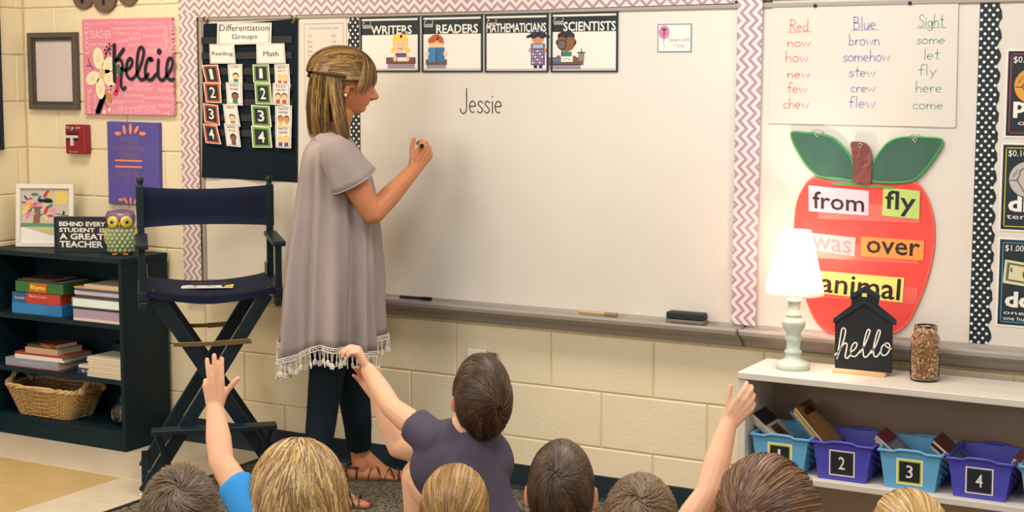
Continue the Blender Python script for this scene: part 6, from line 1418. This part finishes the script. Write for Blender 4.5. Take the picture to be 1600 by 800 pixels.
# right sleeve: wide cap sleeve over the upper arm
def sleeve_(S,Ed,front,px,name):
    top=[]; 
    ax=nz(Ed-S); u_=nz(trt*np.sign((S-TO)@trt)+tu*.35); u_=nz(u_-ax*(u_@ax)); v_=np.cross(ax,u_); vs=[];n=40;k=9
    for i in range(k):
        w_=i/(k-1); c=S+ax*(-.075+.165*w_); r=.050+.026*w_
        if w_<.25: r*=.72+1.1*w_
        for j in range(n):
            a=2*math.pi*j/n; rr2=r*(1+.05*w_*math.cos(5*a+1)); vs.append(c+u_*math.cos(a)*rr2*1.0+v_*math.sin(a)*rr2*1.12+ax*(.018*math.cos(a)*w_))
    mb=MB(); mb.add(vs,[(i*n+j,i*n+(j+1)%n,(i+1)*n+(j+1)%n,(i+1)*n+j) for i in range(k-1) for j in range(n)],True); 
    o=obj(name,mb,m_tun,t,True); md=o.modifiers.new('solid','SOLIDIFY'); md.thickness=.003
    hm=MB(); hm.tube(vs[-n:]+[vs[-n]],.0026,5,False); obj('sleeve_hem',hm,m_tun,o,True)
sleeve_(S1_,E1,0,0,'sleeve'); sleeve_(S2_,E2,0,0,'sleeve')
sb=BB(); 
for s,SS in ((1,S1_),(-1,S2_)): sb.cap(tp(511,226,s*.060),SS+tu*.008,.052,.057); 
fuse('shoulder_yoke',sb,m_tun,t,.005,5)
# lace trim
lm=mat('white_lace','e4dcd2',.8,spec=.2); lc=MB(); 
per=[rowpt(kk-1,2*math.pi*j/288,.003) for j in range(289)]
for dz,r in ((0,.0022),(-.006,.0016),(-.016,.0022)): lc.tube([p+np.array([0,0,dz]) for p in per[:-1:2]]+[per[0]+np.array([0,0,dz])],r,5,False)
cum=0; last=per[0]; 
dist=[0]
for i in range(1,289): dist.append(dist[-1]+np.linalg.norm(per[i]-per[i-1]))
NF=int(dist[-1]/.0215); rl=np.random.RandomState(4)
for q in range(NF):
    s_=(q+.5)*dist[-1]/NF; i=min(287,int(np.searchsorted(dist,s_))-1); p=per[i]; tg=nz(per[i+1]-per[i]); nn3=nz(np.cross(tg,tu)); 
    for a in np.linspace(0,6.28,7)[:-1]: lc.ell(p+tg*.006*math.cos(a)+tu*(-.011+.006*math.sin(a)),(.0028,)*3,nu=5,nv=3)
    L=.032 if q%2 else .041; p2=p+tu*(-L-.016)+nn3*rl.uniform(-.004,.004); lc.tube([p-tu*.016,p2],.0014,4,False); lc.tube([p-tu*.016+tg*.006,p2],.0010,4,False); lc.tube([p-tu*.016-tg*.006,p2],.0010,4,False)
    yaw=rl.uniform(-.5,.5); tg2=nz(tg*math.cos(yaw)+nn3*math.sin(yaw)); n4=np.cross(tg2,tu)
    for a in np.linspace(0,6.2832,7)[:-1]: lc.ell(p2+tg2*.0078*math.cos(a)-tu*(.006)+tu*.0078*math.sin(a),(.0050,.0050,.002),R=np.stack([tg2,tu,n4],1),nu=6,nv=4)
    lc.ell(p2-tu*.006,(.0045,.0045,.003),R=np.stack([tg2,tu,n4],1),nu=6,nv=4)
obj('lace_trim',lc,lm,t,True,stuff=True,label='white lace trim with hanging flowers')
# sandals
def sandal(tips,d,sd,L,heel,nm):
    h=np.array([heel[0],heel[1],.008]); out=[]
    for u,w_ in ((-.005,.0),(-.002,.020),(.03,.030),(.08,.029),(.13,.036),(.17,.042),(.20,.040),(.225,.026),(.235,.0)):
        out.append((u*L/.225,w_))
    pl=[h+d*u+sd*w_ for u,w_ in out]+[h+d*u-sd*w_ for u,w_ in out[::-1][1:-1]]; n=len(pl)
    mb=MB(); mb.add([p for p in pl]+[p+tu*.010 for p in pl],[tuple(range(n))[::-1],tuple(range(n,2*n))]+[(i,(i+1)%n,(i+1)%n+n,i+n) for i in range(n)],False); obj('sandal_sole',mb,mat('sandal_sole','5a4436',.7),t,True)
    def strap(u0,s0,u1,s1,hh): 
        pts=[]
        for i in range(13):
            w_=i/12; a=math.pi*w_; uu=u0+(u1-u0)*w_; pts.append(h+d*uu+sd*(s0+(s1-s0)*(.5-.5*math.cos(a)))+tu*(.012+hh*math.sin(a)))
        mb=MB(); mb.tube(pts,.0052,6,flat=.35); obj('sandal_strap',mb,mat('black_leather','1a1d20',.4,spec=.5),t,True)
    k=L/.225
    strap(.075*k,-.036,.125*k,.040,.052); strap(.125*k,-.040,.075*k,.036,.052); strap(.135*k,-.041,.175*k,.044,.034); strap(.175*k,-.042,.135*k,.043,.034); strap(.19*k,-.042,.19*k,.044,.026); strap(.03*k,-.034,.05*k,.036,.070)
    pts=[h+d*(.04*k-.05*k*math.sin(a))+sd*.034*math.cos(a)+tu*.055 for a in np.linspace(0,math.pi,12)]; mb=MB(); mb.tube(pts,.004,6); obj('sandal_strap',mb,mat('black_leather','1a1d20',.4,spec=.5),t,True)
sandal(tN,dN,sN,LN,heN,'n'); sandal(tF,dF,sF,LF,heF,'f')
# pearl earring, necklace
d=MB(); d.ell(P(.0,-.435,-.185),(.0060,)*3,nu=14,nv=10); obj('earring',d,mat('pearl','ece4da',.2,spec=.7),t,True,label='pearl earring')
d=MB()
for i in range(26):
    w_=i/25; a=-1.9+3.8*w_; c=tp(518,218); p=c+tf*(.062*math.cos(a)+.012)+trt*.072*math.sin(a)-tu*(.055*max(0,math.cos(a))-.012); d.ell(p,(.0042,)*3,nu=8,nv=6)
obj('necklace',d,mat('bead_bronze','6a5344',.35,metal=.3),t,True)
# marker held in the hand (its own thing)
mp=tp(659,228,.075); 
ax=nz(ray(659,228)+np.array([.10,0,.04])); q=mp+ax*.125
mt=thing('marker','black marker held in the hand of the woman at the whiteboard','marker',tuple(mp))
d=MB(); d.tube([mp,mp+ax*.10],.0082,14); obj('barrel',d,mat('marker_black','17191c',.3),mt,True); d=MB(); d.tube([mp+ax*.10,q-ax*.008,q],[.0075,.004,.0025],12); obj('nib',d,mat('marker_black2','23262a',.6),mt,True); d=MB(); d.tube([mp+ax*.02,mp+ax*.07],.0085,14); obj('paper_band',d,m_card,mt,True)
# her hair
def woman_hair():
    r=np.random.RandomState(31); H=hd['H']; R=hd['R']; C0=hd['C']; hx=['b48d50','8f6c3a','5f4526','c9a262','6f522d','3f2d1b']
    hr=np.array([.575,.455,.535])*H
    def fm(d,e=0):
        x,y,z=d
        if x>.30: return z>.28
        return z>-.35 or x<-.25
    scalp(hd,hr*.97,t,mat('hair_cap_5f4526','5f4526',.8),fm)
    tie=nz(np.array([-.86,0,.02])); st=[];w_=[];c=[]
    def add(S,w,k=None): st.append(np.array(S)); w_.append(w)
    # swept back over the top, gathered at the back of the head
    D=[d for d in sample_dirs(6500,lambda d: d[2]>.02 and not (d[0]>.55 and d[2]<.45),r)][:6500]
    for d in D:
        om=math.acos(max(-.999,min(.999,d@tie))); tie2=nz(tie+np.array([0,math.copysign(.28,d[1])*abs(d[1]),0])); k=12; pts=[]; a=r.randn(3)*.04; lf=r.rand(); 
        for i in range(k):
            u=i/(k-1)*(.98); p=(math.sin((1-u)*om)*d+math.sin(u*om)*tie2)/math.sin(om) if om>.05 else tie2; p=nz(p+a*math.sin(math.pi*u)); 
            bump_=1+.10*math.exp(-((p[2]-.62)/.5)**2)*(p[0]<.35)*(.6+.4*lf)+.10*max(0,-p[0])*(p[2]>.15)+.015*math.sin(p[1]*30+d[0]*8)
            pts.append(C0+R@(p*hr*bump_+HOFF*H))
        add(pts,.0022)
    # fringe falling over the forehead to the brow and temple
    for q in range(2400):
        y=r.uniform(-1.15,1.0); k=11; pts=[]; side_=abs(y)>.55; e0=1.25-.15*r.rand(); e1=(.02 if not side_ else -.22)+.12*r.randn()*.6; lf=r.rand()
        for i in range(k):
            u=i/(k-1); e=e0+(e1-e0)*u; az=y*(.55+.35*u)-.18*math.sin(u*2); dd=np.array([math.cos(e)*math.cos(az),math.cos(e)*math.sin(az),math.sin(e)]); g=1.0+.05*lf+.05*math.sin(u*2.6)+.012*math.sin(y*20)
            pts.append(C0+R@(dd*hr*np.array([.83,.93,1.0])*g+HOFF*H+np.array([.004,0,0])))
        add(pts,.0021)
    # straight length hanging from under the gathered hair
    for q in range(7000):
        a=r.uniform(math.pi*.54,math.pi*1.46); lay=r.rand(); rad=np.array([math.cos(a)*(.50+.06*lay),math.sin(a)*(.40+.07*lay),0]); k=14; pts=[]; Ln=.178+.052*r.rand()+.012*math.sin(a*17)+.006*math.sin(a*41); ph=r.rand()*6.28
        if math.cos(a)>0: Ln*=.97
        z0=.10-.12*max(0,math.cos(a)); 
        for i in range(k):
            u=i/(k-1); flare=1+.10*math.sin(u*2.6)-.10*u**2*(.6+.9*max(0,math.cos(a))); x=rad[0]*flare*H+(.030*u**1.3 if math.cos(a)>-.45 else -.010*u); y=rad[1]*flare*H; 
            p=np.array([x+.004*math.sin(u*7+ph),y+.003*math.sin(u*6+ph),z0*H-u*Ln]); pts.append(C0+R@np.array([p[0],p[1],0])+tu*p[2]+R@(HOFF*H*np.array([1,1,0])))
        add(pts,.0022)
    n=len(st); ribbons('hair',st,np.array(w_)*r.uniform(.7,1.4,n),pal(hx,n,31,[1.0*R.T@(S[len(S)//3]-C0)/H*2 for S in st]),t,C0,m_hair)
    # inner mass under the hanging length
    mb=MB(); vs=[];n=36;k=8
    for i in range(k):
        u=i/(k-1)
        for j in range(n):
            a=2*math.pi*j/n; x=math.cos(a)*(.47 if math.cos(a)<0 else .03)*H*(1+.06*math.sin(u*2.6)-.2*u*u); y=math.sin(a)*(.385-.10*u)*H*(1+.06*math.sin(u*2.6)-.2*u*u); vs.append(C0+R@np.array([x-.008,y,0])+tu*(.08*H-u*.178))
    mb.add(vs,[(i*n+j,i*n+(j+1)%n,(i+1)*n+(j+1)%n,(i+1)*n+j) for i in range(k-1) for j in range(n)],True); obj('hair_mass',mb,mat('hair_cap_5f4526','5f4526',.8),t,True)
    d=MB(); T0=C0+R@(tie*hr*1.04+HOFF*H); d.box((-.006,-.03,-.006),(.006,.03,.006)); d.v=[tuple(T0+R@np.array(v)) for v in d.v]; obj('hair_clip',d,mat('clip_brown','2c211a',.3),t,True,bevel=.002)
    # thin band of the gathered strands along the side
    for s in (-1,1):
        mb=MB(); pts=[C0+R@(nz(np.array([x,s*math.sqrt(max(.02,1-x*x)),.10-.06*x]))*hr*1.06+HOFF*H) for x in np.linspace(.02,-.85,12)]; 
        for k in range(3): mb.tube([p+tu*.004*math.sin(i*.9+k*2.1)+R[:,1]*s*.003*math.cos(i*.9+k*2.1) for i,p in enumerate(pts)],.0045,6)
        obj('twisted_lock',mb,mat('hair_cap_46331f','46331f',.6),t,True)
woman_hair()
